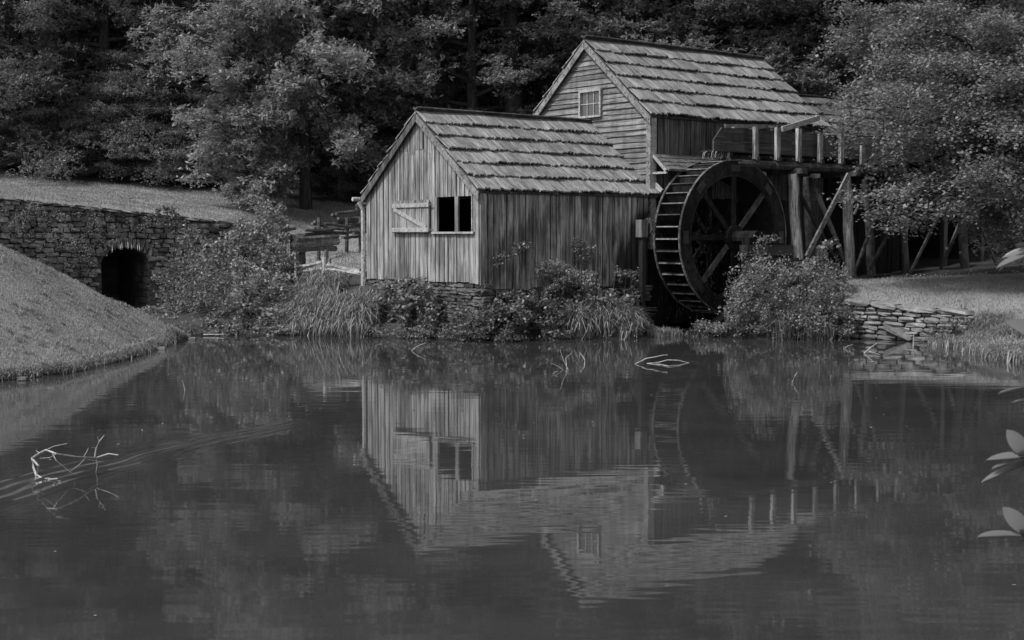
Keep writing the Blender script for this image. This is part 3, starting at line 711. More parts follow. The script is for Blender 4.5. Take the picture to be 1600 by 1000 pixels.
for k in range(NB):
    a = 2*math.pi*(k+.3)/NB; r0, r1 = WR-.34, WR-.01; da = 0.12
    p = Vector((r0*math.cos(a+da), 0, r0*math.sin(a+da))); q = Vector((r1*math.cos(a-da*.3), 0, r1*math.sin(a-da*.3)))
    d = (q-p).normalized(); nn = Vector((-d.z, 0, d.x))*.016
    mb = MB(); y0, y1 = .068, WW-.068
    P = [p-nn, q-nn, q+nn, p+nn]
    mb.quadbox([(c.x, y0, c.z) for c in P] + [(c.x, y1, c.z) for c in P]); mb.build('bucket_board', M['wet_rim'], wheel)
    # pale lip at the outer edge
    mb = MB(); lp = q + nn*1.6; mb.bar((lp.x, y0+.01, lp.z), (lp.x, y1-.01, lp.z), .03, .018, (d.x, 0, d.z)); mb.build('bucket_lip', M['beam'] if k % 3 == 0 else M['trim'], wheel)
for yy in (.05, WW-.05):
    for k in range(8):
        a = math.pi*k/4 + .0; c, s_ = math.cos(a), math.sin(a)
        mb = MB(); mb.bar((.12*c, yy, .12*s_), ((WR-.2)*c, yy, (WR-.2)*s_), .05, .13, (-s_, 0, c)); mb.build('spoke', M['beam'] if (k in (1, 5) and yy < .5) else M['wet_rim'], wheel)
mb = MB(); mb.tube([(0, -.75, 0), (0, WW+.42, 0)], .16, 12); mb.build('axle', M['wet_shade_wall'], wheel)
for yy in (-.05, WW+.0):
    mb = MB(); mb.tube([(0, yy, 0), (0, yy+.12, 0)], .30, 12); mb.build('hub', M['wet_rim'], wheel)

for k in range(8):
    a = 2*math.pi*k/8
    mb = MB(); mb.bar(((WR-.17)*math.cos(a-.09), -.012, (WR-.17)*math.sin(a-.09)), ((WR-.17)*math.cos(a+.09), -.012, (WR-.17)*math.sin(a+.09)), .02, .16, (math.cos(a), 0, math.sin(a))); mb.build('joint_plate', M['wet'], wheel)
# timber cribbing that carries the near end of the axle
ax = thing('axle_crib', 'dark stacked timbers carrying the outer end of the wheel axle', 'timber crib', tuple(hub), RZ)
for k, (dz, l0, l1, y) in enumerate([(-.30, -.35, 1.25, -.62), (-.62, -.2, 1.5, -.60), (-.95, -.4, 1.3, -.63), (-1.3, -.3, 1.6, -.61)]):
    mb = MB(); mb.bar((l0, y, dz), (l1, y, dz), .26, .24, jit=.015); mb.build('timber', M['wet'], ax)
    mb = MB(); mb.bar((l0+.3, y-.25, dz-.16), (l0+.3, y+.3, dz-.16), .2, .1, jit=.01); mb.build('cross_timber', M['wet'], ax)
mb = MB(); mb.box((-.3, -.74, -.17), (.3, -.5, .0)); mb.build('bearing_block', M['wet_shade_wall'], ax)

# gear box on its post beside the shed end
gb_p = onpl(1005, 355, M0 - GV*.9, GV)
gb = thing('gate_winch', 'small boxed cog wheel on a post between the shed and water wheel', 'winch', tuple(gb_p), RZ)
mb = MB(); mb.box((-.14, -.1, -.23), (.06, .1, .17)); mb.build('box', M['mill_board'], gb)
mb = MB(); mb.tube([(.12, -.02, 0), (.2, -.02, 0)], .17, 14)
for k in range(14):
    a = 2*math.pi*k/14; mb.bar((.16, -.02+.17*math.cos(a), .17*math.sin(a)), (.16, -.02+.22*math.cos(a), .22*math.sin(a)), .07, .035, (1, 0, 0))
mb.build('cog', M['beam'], gb)
mb = MB(); mb.bar((-.02, 0, -.252), (-.02, 0, -gb_p.z+.0), .12, .12, jit=.01); mb.build('post', M['wet'], gb)

# ------------------------------------------------------------------ flume: trough, staves, trestle
FY = -1.28                      # front plane of the trough in mill coordinates
fp = M0 + GV*FY
def fl(u, v, dy=0.0): return loc(onpl(u, v, M0 + GV*(FY+dy), GV), M0)
fz1 = fl(1150, 205).z; fz0 = fl(1150, 234).z; fx0 = fl(1115, 220).x; FXE = fl(1350, 220).x + 1.6
flume = thing('flume', 'long raised wooden water trough feeding the wheel from the right', 'flume', tuple(M0), RZ)
fz1 = (fl(1120, 204).z + fl(1330, 208).z)/2; fz0 = (fl(1120, 234).z + fl(1330, 250).z)/2
seam = (fz0+fz1)/2 - .03
x = fx0
first = True
while x < FXE:
    l = random.uniform(2.2, 3.0)
    for (a, b) in ((fz0, seam-.006), (seam+.006, fz1)):
        xx0 = x+.003
        mb = MB()
        if first and a > seam: mb.quadbox([(xx0, FY, a), (x+l, FY, a), (x+l, FY+.04, a), (xx0, FY+.04, a), (xx0+.28, FY, b), (x+l, FY, b), (x+l, FY+.04, b), (xx0+.28, FY+.04, b)])
        else: mb.box((xx0, FY-random.uniform(0, .01), a), (x+l-.003, FY+.04, b))
        mb.build('side_plank', M['flume'], flume)
        mb = MB(); mb.box((xx0+(1.4 if first else .0), FY+.70, a), (x+l-.003, FY+.74, b)); mb.build('side_plank', M['flume'], flume)
    mb = MB(); mb.box((xx0+(.3 if first else 0), FY+.041, fz0+.02), (x+l-.003, FY+.699, fz0+.06)); mb.build('floor_plank', M['flume'], flume)
    x += l; first = False
mb = MB(); mb.box((fx0+1.7, FY+.045, fz0+.061), (FXE, FY+.695, fz1-.12)); mb.build('water_in_trough', M['water'], flume)
for u in (1178, 1212, 1245, 1279, 1312, 1345, 1379, 1408):
    xx = fl(u, 220).x; zt_ = fz1+random.uniform(.0, .10)
    mb = MB(); mb.box((xx-.065, FY-.10, fz0-.14), (xx+.065, FY-.014, zt_)); mb.build('stave', M['post'], flume)
    mb = MB(); mb.box((xx-.05, FY+.745, fz0-.12), (xx+.05, FY+.82, zt_)); mb.build('stave', M['beam'], flume)
    mb = MB(); mb.box((xx-.05, FY-.16, fz0-.17), (xx+.05, FY+.85, fz0-.082)); mb.build('sill_piece', M['beam'], flume)
    if u not in (1178,):
        mb = MB(); mb.box((xx-.05, FY-.11, zt_+.002), (xx+.05, FY+.83, zt_+.05)); mb.build('tie', M['beam'], flume)
# loose pale boards lying on top
p, q = fl(1222, 202, .1), fl(1280, 184, .1)
mb = MB(); mb.bar((p.x, FY+.1, p.z), (q.x, FY+.1, q.z), .05, .13); mb.build('tilted_board', M['trim_light'], flume)
p, q = fl(1133, 197, .2), fl(1178, 194, .2)
mb = MB(); mb.bar((p.x, FY+.2, p.z), (q.x+1.2, FY+.2, q.z), .05, .09); mb.build('cap_board', M['trim'], flume)
mb = MB(); mb.bar((p.x+.15, FY+.06, p.z-.18), (p.x+.15, FY+.06, p.z-.02), .1, .06); mb.build('cap_peg', M['trim'], flume)
# spill lip and water
lp = fl(1132, 243)
sp = MB()
for k in range(26):
    x_ = lp.x - .18 + .36*random.random()*1.6; y_ = FY+random.uniform(.06, .66); zt_ = fz0+.05
    sp.tube([(x_+.1, y_, zt_), (x_, y_, zt_-.06), (x_-.03, y_, zt_-.17-random.random()*.06)], [.012, .016, .008], 4)
o = sp.build('spilling_water', M['drop']); o.location = M0; o.rotation_euler = (0, 0, RZ); tag(o, 'white thread of water spilling from the trough onto the wheel', 'water', kind='stuff')
# trestle beams and posts
tr = thing('trestle', 'rough bark-pole trestle of posts and crossed braces holding the flume', 'trestle', tuple(M0), RZ)
bz = fz0-.26
p0, p1 = fl(1128, 245), fl(1350, 252)
for yy in (FY+.0, FY+.72):
    mb = MB(); mb.tube([(fl(1150, 245).x, yy, bz), (fl(1250, 250).x, yy, bz-.02), (fl(1330, 256).x, yy, bz-.01), (FXE, yy, bz-.02)], [.10, .11, .10, .11], 8, jit=.08); mb.build('stringer', M['beam'], tr)
def tpost(u_top, u_bot, v_bot, yy, mat='post', r=.13):
    t_, b_ = fl(u_top, 262, yy-FY), fl(u_bot, v_bot, yy-FY)
    mb = MB(); n = 7; pts = [Vector((t_.x, yy, bz-.2)).lerp(Vector((b_.x, yy, b_.z)), k/(n-1)) + Vector((random.uniform(-.015, .015), random.uniform(-.015, .015), 0)) for k in range(n)]
    mb.tube(pts, [r*(1+.03*k) for k in range(n)], 10, jit=.07); mb.smooth = False
    mb.build('post', M[mat], tr)
tpost(1238, 1246, 405, FY-.05, 'post', .125); tpost(1322, 1329, 440, FY-.05, 'post', .125)
tpost(1262, 1268, 425, FY+.9, 'beam', .13); tpost(1352, 1362, 430, FY+.9, 'beam', .1)
tpost(1408, 1416, 436, FY-.05, 'wet', .09); tpost(1500, 1508, 430, FY-.05, 'wet', .11)  # black tone paints the gloom under the tree
for u in (1240, 1324, 1408):
    c = fl(u, 255); mb = MB(); mb.bar((c.x, FY-.35, bz-.14), (c.x+.02, FY+1.15, bz-.14), .17, .13, jit=.015); mb.build('cap_beam', M['beam'], tr)
def brace(u0, v0, u1, v1, yy, mat, w_=.13):
    a, b = fl(u0, v0, yy-FY), fl(u1, v1, yy-FY); mb = MB(); mb.bar((a.x, yy, a.z), (b.x, yy, b.z), .05, w_, (.7, 0, .7), jit=.008); mb.build('brace', M[mat], tr)
brace(1326, 272, 1260, 402, FY-.22, 'trim'); brace(1243, 292, 1308, 408, FY+.75, 'beam', .1)
brace(1275, 296, 1325, 420, FY+.1, 'trim', .12); brace(1333, 432, 1384, 298, FY-.22, 'beam', .09)
brace(1330, 300, 1352, 330, FY+.7, 'beam', .08); brace(1334, 335, 1362, 285, FY+1.0, 'trim', .05); brace(1420, 430, 1470, 330, FY-.2, 'beam', .08); brace(1360, 420, 1420, 300, FY+.6, 'beam', .08)
brace(1470, 420, 1520, 300, FY+.2, 'wet', .1); brace(1510, 300, 1560, 420, FY+.2, 'wet', .1)  # dim braces under the tree, shade put into their colour

# falling drops inside and under the wheel
n = 420; dx = rng.uniform(-WR*.95, -WR*.15, n); dz_ = rng.uniform(-1.75, 0.7, n); keep = dx*dx + dz_*dz_ < (WR*1.0)**2
n2 = 160; P = np.stack([np.concatenate([dx[keep], rng.uniform(-1.75, -.5, n2)]), np.concatenate([rng.uniform(.0, WW, keep.sum()), rng.uniform(-.1, WW, n2)]), np.concatenate([dz_[keep], rng.uniform(-2.0, -.6, n2)])], 1)
P = P[P[:, 2] > -1.95]; h = rng.uniform(.02, .07, len(P)); wv = .006
V = np.stack([P + np.stack([np.zeros(len(P)), np.zeros(len(P)), h], 1), P + np.array([wv, -.004, 0]), P - np.stack([np.zeros(len(P)), np.zeros(len(P)), h*.3], 1), P - np.array([wv, .004, 0])], 1)
o = link('falling_drops', np_mesh('falling_drops', V, 4), M['drop']); o.location = hub; o.rotation_euler = (0, 0, RZ); tag(o, 'falling water drops below the mill wheel', 'water', kind='stuff')

# ------------------------------------------------------------------ stone bridge wall with arch
bridge = thing('stone_bridge_wall', 'mossy stone retaining wall with a small arched culvert at left', 'stone wall', tuple(WC), math.atan2(WD.y, WD.x))
def wl(u, v): d = onpl(u, v, WC, WN) - WC; return (d.dot(WD), d.z)
tL = wl(0, 308); tR = wl(345, 345); aL = wl(159, 440); aR = wl(234, 440); aT = wl(197, 387)
def wtop(x): return tL[1] + (tR[1]-tL[1])*(x-tL[0])/(tR[0]-tL[0])
ac = (aL[0]+aR[0])/2; ar = (aR[0]-aL[0])/2; spr = aT[1]-ar*.62
def arch_z(x): d = abs(x-ac)/ar; return spr + (aT[1]-spr)*math.sqrt(max(0, 1-d*d)) if d < 1 else -9
X0, X1 = tL[0]-6, tR[0]+2.0
back = MB()
back.box((X0, .05, -.5), (ac-ar, .45, wtop(X0)-1.2)); 
nseg = 12
back.quadbox([(X0,.05,-.5),(ac-ar,.05,-.5),(ac-ar,.46,-.5),(X0,.46,-.5),(X0,.05,wtop(X0)-.02),(ac-ar,.05,wtop(ac-ar)-.02),(ac-ar,.46,wtop(ac-ar)-.02),(X0,.46,wtop(X0)-.02)])
back.v = back.v[8:]; back.f = [tuple(i-8 for i in f) for f in back.f[6:]]
back.quadbox([(ac+ar,.05,-.5),(X1,.05,-.5),(X1,.46,-.5),(ac+ar,.46,-.5),(ac+ar,.05,wtop(ac+ar)-.02),(X1,.05,wtop(X1)-.02),(X1,.46,wtop(X1)-.02),(ac+ar,.46,wtop(ac+ar)-.02)])
for k in range(nseg):
    a, b = ac-ar+2*ar*k/nseg, ac-ar+2*ar*(k+1)/nseg; za, zb = max(arch_z(a), spr), max(arch_z(b), spr)
    back.quadbox([(a,.05,za),(b,.05,zb),(b,.46,zb),(a,.46,za),(a,.05,wtop(a)-.02),(b,.05,wtop(b)-.02),(b,.46,wtop(b)-.02),(a,.46,wtop(a)-.02)])
back.build('wall_core', M['mortar'], bridge)
te = MB()
for k in range(12):
    a, b = -2.2+4.4*k/12, -2.2+4.4*(k+1)/12
    def zb_(x, y): q = WC + WD*x - WN*y; return max(hz(q.x, q.y), wtop(x)-.08)+.035
    te.quadbox([(a,.3,wtop(a)-.35),(b,.3,wtop(b)-.35),(b,1.2,wtop(b)-.35),(a,1.2,wtop(a)-.35),(a,.3,wtop(a)-.03),(b,.3,wtop(b)-.03),(b,1.2,zb_(b,1.2)),(a,1.2,zb_(a,1.2))])
te.build('turf_edge', M['turf'], bridge)
tn = MB(); DP = 4.0
prof = [(ac-ar-.01, -.5)] + [(ac-ar+2*ar*k/12, max(arch_z(ac-ar+2*ar*k/12), spr)) for k in range(13)] + [(ac+ar+.01, -.5)]
for (a, b) in zip(prof[:-1], prof[1:]):
    i = len(tn.v); tn.v += [(a[0], .46, a[1]), (b[0], .46, b[1]), (b[0], DP, b[1]), (a[0], DP, a[1])]; tn.f.append((i, i+1, i+2, i+3))
i = len(tn.v); tn.v += [(x, DP, z) for x, z in prof]; tn.f.append(tuple(range(i, i+len(prof))))
tn.build('culvert_barrel', M['stone_dark'], bridge)
# stones on the tunnel's right inner wall
for zz in np.arange(-.1, spr, .22):
    y = .05
    while y < 1.7:
        l = random.uniform(.25, .45); mt = Matrix.Translation((ac+ar+.05, y+l/2, zz+.11)) @ Matrix.Diagonal((.16, l*.97, .21, 1)); link('lining_stone', random.choice(STM), None, bridge, mt); y += l
def arch_skip(cx, cz, w_, h): 
    return abs(cx-ac) < ar+w_*.45 and cz < (arch_z(cx) if abs(cx-ac) < ar else spr*.0-9) + .30 or (abs(cx-ac) < ar+w_/2 and cz < spr)
STM2 = stone_meshes(8, .22, 5)
for me in STM2: me.materials.append(M['bridge'])
STM = STM2
stone_course_wall(bridge, M['bridge'], tL[0]-1.5, tR[0]+1.2, lambda x: wtop(x)-.10, 0.0, 0.0, .24, (.11, .2), (.16, .42), .06, arch_skip, limit=298)
for k in range(13):                                     # thin upright arch stones
    t_ = -1+2*(k+.5)/13; x = ac+ar*t_*1.02; zb = (spr + (aT[1]-spr)*math.sqrt(max(0, 1-t_*t_))); an = t_*.35
    mt = Matrix.Translation((x+an*.14, -.03, zb+.16)) @ Matrix.Rotation(an, 4, 'Y') @ Matrix.Diagonal((2*ar/13*.97, .26, .33, 1)); link('arch_stone', random.choice(STM2), None, bridge, mt)
x = X0
while x < tR[0]+1.0:                                    # flat coping
    l = random.uniform(.5, .9); mt = Matrix.Translation((x+l/2, .08, wtop(x+l/2)-.04)) @ Matrix.Rotation(-math.atan((tR[1]-tL[1])/(tR[0]-tL[0])), 4, 'Y') @ Matrix.Diagonal((l*.98, .5, .09, 1)); link('coping_stone', random.choice(STM2), None, bridge, mt); x += l
for k in range(7):
    t_ = random.uniform(-.75, .85) if k else -.6; x = ac+ar*t_; zb = spr+(aT[1]-spr)*math.sqrt(1-t_*t_)
    mb = MB(); mb.tube([(x, -.16, zb+.11+random.random()*.08), (x+.005, -.165, zb+.02), (x, -.15, zb-.05)], [.006, .013, .005], 5); mb.build('lime_drip', M['lime'], bridge)

# ------------------------------------------------------------------ right retaining wall
ra, rb = atz(1300, 530, .0), atz(1530, 541, .0)
rdir = (rb-ra).normalized(); rang = math.atan2(rdir.y, rdir.x); rl = (rb-ra).length
STM3 = stone_meshes(8, .12, 9)
for me in STM3: me.materials.append(M['stone'])
STM = STM3
rw = thing('pond_retaining_wall', 'dry-stacked flat stone wall below the lawn right of the wheel', 'stone wall', tuple(ra), rang)
rn = Vector((-rdir.y, rdir.x, 0))
def rloc(u, v): d = onpl(u, v, ra, rn) - ra; return (d.dot(rdir), d.z)
r0_, r1_, r2_ = rloc(1325, 466), rloc(1420, 478), rloc(1505, 484)
def rtop(x): return float(np.interp(x, [r0_[0]-.6, r0_[0], r1_[0], r2_[0], rl+.5], [r0_[1]-.05, r0_[1], r1_[1], r2_[1], r2_[1]-.35]))
mb = MB(); mb.quadbox([(-.3, .12, -.5), (rl, .12, -.5), (rl, .5, -.5), (-.3, .5, -.5), (-.3, .12, r0_[1]-.15), (rl, .12, r2_[1]-.4), (rl, .5, r2_[1]-.4), (-.3, .5, r0_[1]-.15)]); mb.build('wall_core', M['mortar'], rw)
stone_course_wall(rw, M['stone'], -.3, rl, lambda x: rtop(x)-.10, -.08, .02, .34, (.07, .14), (.18, .5), .06)
x = r0_[0]-.05
while x < r2_[0]:
    l = random.uniform(.55, .95); mt = Matrix.Translation((x+l/2, .03, rtop(x+l/2)-.05)) @ Matrix.Rotation(-math.atan2(rtop(x+l)-rtop(x), l), 4, 'Y') @ Matrix.Diagonal((l*.98, .46, random.uniform(.10, .13), 1)); link('cap_stone', random.choice(STM3), None, rw, mt); x += l
for (u, v, l, h_, a) in ((1408, 519, .7, .12, .4),):
    c = rloc(u, v); mt = Matrix.Translation((c[0], -.12, c[1])) @ Matrix.Rotation(a, 4, 'Y') @ Matrix.Diagonal((l, .3, h_, 1)); link('fallen_stone', random.choice(STM3), None, rw, mt)

# ------------------------------------------------------------------ fences
def rail_obj(parent, a, b, mat, r=.06, name='rail'):
    mb = MB(); a = Vector(a); b = Vector(b); n = 5; pts = [a.lerp(b, k/(n-1)) + Vector([random.uniform(-.02, .02) for _ in range(3)]) for k in range(n)]
    mb.tube(pts, [r*random.uniform(.85, 1.1) for _ in range(n)], 6, jit=.12); return mb.build(name, M[mat], parent)
lf = thing('log_rail_stack', 'heavy log rails laid between short posts on the lawn left of the shed', 'log fence', (0, 0, 0))
Yb = 37.0
for (u0, v0, u1, v1, r) in ((461, 372, 527, 369, .115), (460, 382, 528, 377, .115), (459, 389, 525, 388, .085), (475, 366, 538, 364, .05), (476, 360, 538, 357, .05)): rail_obj(lf, at(u0, v0, Yb), at(u1, v1, Yb+1.2), 'rail' if r > .06 else 'rail_dark', r)
for (u, v0, v1, r) in ((470, 392, 412, .13), (510, 390, 412, .06), (456, 366, 392, .055)):
    mb = MB(); a = at(u, v0, Yb+.3); mb.tube([(a.x, a.y, hz(a.x, a.y)-.3), (a.x, a.y, a.z)], r, 8, jit=.06); mb.build('post', M['rail_dark'], lf)
zf = thing('zigzag_rail_fence', 'dark split-rail worm fence climbing the lawn towards the shed eave', 'rail fence', (0, 0, 0))
for (u0, v0, u1, v1, Y0, Y1) in ((440, 360, 460, 357, 38, 39), (448, 372, 470, 366, 38, 38.6), (487, 349, 508, 353, 41, 41.5), (489, 357, 505, 360, 41, 41.4), (492, 346, 520, 362, 41, 42), (508, 349, 548, 354, 42, 42.6), (519, 335, 548, 352, 43, 44), (524, 334, 572, 329, 43, 46), (528, 341, 540, 349, 43, 43.5),
        (545, 341, 574, 339, 44, 45), (540, 353, 574, 348, 43, 44.5), (532, 357, 563, 352, 42.5, 44), (552, 365, 572, 362, 43, 44), (556, 320, 574, 318, 46, 46.5), (556, 326, 574, 324, 45.5, 46), (530, 366, 560, 362, 42.5, 43.5), (535, 372, 565, 369, 42.5, 43.6), (545, 347, 574, 343, 44, 45), (500, 352, 545, 346, 42, 44)):
    rail_obj(zf, at(u0, v0, Y0), at(u1, v1, Y1), 'rail_dark', .05)
for (u, v, Y) in ((562, 352, 44), (541, 352, 43), (497, 352, 41)):
    mb = MB(); a = at(u, v-12, Y); mb.tube([(a.x, a.y, hz(a.x, a.y)-.2), (a.x+.03, a.y, a.z)], .06, 7, jit=.06); mb.build('post', M['rail_dark'], zf)
pf = thing('low_rail_fence', 'short pale post fence with two split rails left of the shed', 'rail fence', (0, 0, 0))
Yp = 34.6
a = at(507, 402, Yp); mb = MB(); mb.tube([(a.x, a.y, hz(a.x, a.y)-.3), (a.x, a.y, a.z)], [.075, .065], 8, jit=.05); mb.build('post', M['trim_light'], pf)
a = at(515, 404, Yp+.4); mb = MB(); mb.tube([(a.x, a.y, hz(a.x, a.y)-.3), (a.x, a.y, a.z)], [.05, .045], 7, jit=.05); mb.build('post', M['rail'], pf)
for (u0, v0, u1, v1, Y0, Y1) in ((509, 414, 562, 424, Yp, Yp-.6), (509, 421, 574, 431, Yp, Yp-.9), (540, 424, 574, 427, Yp-.4, Yp-.9), (462, 417, 505, 412, Yp+.9, Yp), (466, 426, 505, 421, Yp+.9, Yp)): rail_obj(pf, at(u0, v0, Y0), at(u1, v1, Y1), 'rail', .055)

# ------------------------------------------------------------------ trees
def limb_path(p, d, L, droop, n=7, wob=.10):
    pts = [np.array(p, float)]; d = unit(np.array(d, float))
    for k in range(n-1):
        d = unit(d + rng.normal(0, wob, 3) + np.array([0, 0, -droop/n])); pts.append(pts[-1] + d*L/(n-1))
    return np.array(pts)
def tree_meshes(name, H, base, rad, nl, lsize, lper, droop, clump=(.75, .75, .28), tilt=.55, aspect=.55, prof='round', sub=5, trunk_r=.28, up=.35, lsd=0.0, prune=None, sprig=0):
    tk = MB(); tk.smooth = True
    tp = [(0, 0, -.5)]; 
    for k in range(1, 9): tp.append((tp[-1][0]+random.uniform(-.12, .12), tp[-1][1]+random.uniform(-.12, .12), H*.97*k/8))
    tk.tube(tp, [trunk_r*(1.25-1.15*k/8) for k in range(9)], 9, jit=.05)
    C = []
    for i in range(nl):
        f = (i+.5)/nl; z = base + (H-base)*f*.98; a = i*2.39996 + random.uniform(-.4, .4)
        if prof == 'round': L = rad*(math.sin(math.pi*min(1, (.18+f*.82))))**.6
        elif prof == 'cone': L = rad*(1-f)**.8+.5
        else: L = rad*(.75+.3*random.random())*(1-f**4)
        L *= random.uniform(.75, 1.15)
        k = min(8, z/H*8/.97); i0 = min(7, int(k)); fr_ = k-i0
        p = np.array(tp[i0])*(1-fr_) + np.array(tp[i0+1])*fr_; p[2] = z
        if prune and prune(p, a): continue
        pts = limb_path(p, (math.cos(a), math.sin(a), up*(1-.3*f)), L, droop)
        tk.tube([tuple(q) for q in pts], list(np.linspace(.045+.02*L, .012, len(pts))), 5, cap=False)
        for j in range(2, len(pts)):
            for s_ in range(max(1, int(sub*(.5+.5*j/len(pts))))):
                d2 = unit(pts[j]-pts[j-1] + rng.normal(0, .75, 3)*np.array([1, 1, .4])); l2 = L*random.uniform(.08, .34)
                q = limb_path(pts[j], d2, l2, droop*.7, 4)
                if random.random() < .35: tk.tube([tuple(t_) for t_ in q], [.018, .014, .01, .006], 4, cap=False)
                C.append(q[-1]); 
                if l2 > .8: C.append(q[-2])
    C = np.array(C)
    if sprig:
        m = max(1, lper//sprig); cj = np.repeat(np.arange(len(C)), m); cs = rng.uniform(.5, 1.25, len(C))[cj][:, None]
        SC = C[cj] + rng.normal(0, 1, (len(cj), 3))*np.array(clump)*.5*cs
        V, ci = sprig_quads(SC, sprig, lsize, aspect)
        tone = np.clip(rng.uniform(0, 1, len(C))[cj][ci]*.4 + rng.uniform(0, 1, len(SC))[ci]*.3 + rng.uniform(0, 1, len(V))*.3, 0, 1)
        return tk.mesh(name+'_trunk'), np_mesh(name+'_crown', V, 4, tone)
    n = len(C)*lper; ci = np.repeat(np.arange(len(C)), lper)
    cs = rng.uniform(.6, 1.3, len(C))[ci][:, None]
    P = C[ci] + rng.normal(0, 1, (n, 3))*np.array(clump)*.55*cs; P[:, 2] -= lsd*np.abs(rng.normal(0, 1, n))
    V = leaf_quads(P, lsize, tilt, aspect, droop=.25)
    tone = np.clip(rng.uniform(.1, .9, len(C))[ci]*.45 + rng.uniform(0, 1, n)*.55, 0, 1)
    return tk.mesh(name+'_trunk'), np_mesh(name+'_crown', V, 4, tone)
KT = {
 'beech': (tree_meshes('beech', 21, 3.0, 5.2, 52, .165, 84, .5, clump=(.7, .7, .25), prof='round', sprig=7, aspect=.45), 'leaf_tree'),
 'poplar': (tree_meshes('poplar', 23, 4.5, 4.4, 50, .16, 84, .3, clump=(.65, .65, .45), prof='col', up=.6, sprig=7, aspect=.5), 'leaf_tree'),
 'hemlock': (tree_meshes('hemlock', 20, 1.2, 4.6, 76, .14, 72, .9, clump=(.7, .7, .16), tilt=.3, aspect=.34, sprig=6, prof='cone', up=.15), 'leaf_dark'),
 'tall': (tree_meshes('tall', 22, 8.5, 5.0, 30, .165, 77, .5, clump=(.7, .7, .3), prof='col', sprig=7, trunk_r=.36), 'leaf_tree'),
 'sapling': (tree_meshes('sapling', 11, .6, 3.4, 40, .14, 60, .6, prof='round', trunk_r=.12), 'leaf_tree'),
}
def tree(kind, x, y, label, sc=1.0, rz=None, name=None, mat=None, group='trees of the wood behind the mill'):
    (tm, cm), lm = KT[kind]
    z = hz(x, y)-.1; t = thing(name or kind+'_tree', label, 'tree', (x, y, z), random.uniform(0, 6.28) if rz is None else rz, group); t.scale = (sc, sc, sc*random.uniform(.93, 1.08))
    link('trunk', tm, M['bark'], t); link('crown', cm, M[mat or lm], t); return t
def ux(u, Y): return (u-800)/F*Y
rows = [   # u in the photo, depth, kind, scale
 (-260, 62, 'hemlock', 1.0), (-60, 60, 'hemlock', 1.05), (60, 62, 'beech', .9), (170, 61, 'hemlock', .95), (250, 64, 'poplar', 1.0), (330, 62, 'hemlock', .8), (-150, 70, 'beech', 1.1),
 (30, 72, 'poplar', 1.1), (130, 74, 'beech', 1.15), (300, 72, 'beech', 1.1), (390, 66, 'sapling', 1.2), (540, 60, 'beech', .95), (640, 64, 'poplar', 1.0), (470, 70, 'poplar', 1.1),
 (735, 58, 'beech', .9), (840, 62, 'poplar', 1.0), (760, 70, 'hemlock', 1.1), (930, 60, 'beech', 1.0), (1030, 58, 'poplar', .95), (1120, 56, 'beech', 1.0), (1210, 58, 'hemlock', 1.0), (1290, 54, 'beech', .95),
 (1000, 70, 'beech', 1.2), (1160, 72, 'poplar', 1.2), (1380, 56, 'poplar', .9), (1460, 52, 'beech', .9), (1560, 55, 'beech', 1.0), (1680, 50, 'beech', .95), (1800, 56, 'beech', 1.0), (1340, 70, 'beech', 1.2), (1500, 68, 'poplar', 1.2), (590, 74, 'beech', 1.2), (880, 76, 'beech', 1.2), (1640, 66, 'beech', 1.2), (-350, 72, 'beech', 1.2),
 (802, 57, 'tall', 1.0), (690, 59, 'tall', .85), (322, 63, 'tall', 1.0), (1075, 57, 'tall', .9), (120, 61, 'tall', .95),
 (-30, 60.5, 'sapling', .5), (35, 60, 'sapling', .45), (95, 60.5, 'sapling', .55), (160, 59.8, 'sapling', .4), (215, 60, 'sapling', .5), (275, 60, 'sapling', .5), (335, 60, 'sapling', .4), (505, 61, 'sapling', .6), (570, 60, 'sapling', .5), (640, 60, 'sapling', .7), (1420, 47, 'sapling', .6), (1530, 46, 'sapling', .6), (1600, 45, 'sapling', .6),
 (200, 84, 'beech', 1.2), (420, 84, 'poplar', 1.2), (680, 86, 'beech', 1.2), (1080, 86, 'poplar', 1.2), (1250, 84, 'beech', 1.2), (0, 86, 'poplar', 1.2), (1440, 84, 'beech', 1.2)]
def place_word(u, Y):
    L = [(-9e9, 'beyond the left edge of the lawn crest'), (20, 'above the left end of the lawn crest'), (120, 'above the grassy crest left of the culvert'), (190, 'above the grassy crest over the culvert'), (280, 'right of the culvert on the lawn crest'),
         (370, 'in the dark gap left of the pale oak'), (440, 'behind the pale oak'), (560, 'left of the shed ridge'), (620, 'above the front peak of the shed'), (700, 'above the shed roof'), (800, 'left of the mill gable'), (900, 'behind the mill peak'),
         (1020, 'above the left half of the mill ridge'), (1100, 'above the middle of the mill ridge'), (1180, 'past the mill roof'), (1270, 'above the annex roof'), (1370, 'behind the annex end'), (1450, 'behind the overhanging maple'), (1550, 'by the right edge behind the maple'), (1650, 'outside the right edge')]
    return [b for a, b in L if u >= a][-1]
adj = {'tall': 'bare-stemmed tall tree', 'hemlock': 'dark drooping hemlock', 'beech': 'broad leafy tree', 'poplar': 'tall narrow tree', 'sapling': 'small bushy young tree'}
seen = {}
for (u, Y, k, sc) in rows:
    row = 'in front' if Y < 66 else ('further back' if Y < 80 else 'high on the slope')
    lab = f'{adj[k]} {place_word(u, Y)}, {row}'
    lab = lab if lab not in seen else lab + ', the taller'
    seen[lab] = 1
    tree(k, ux(u, Y), Y, lab, sc)

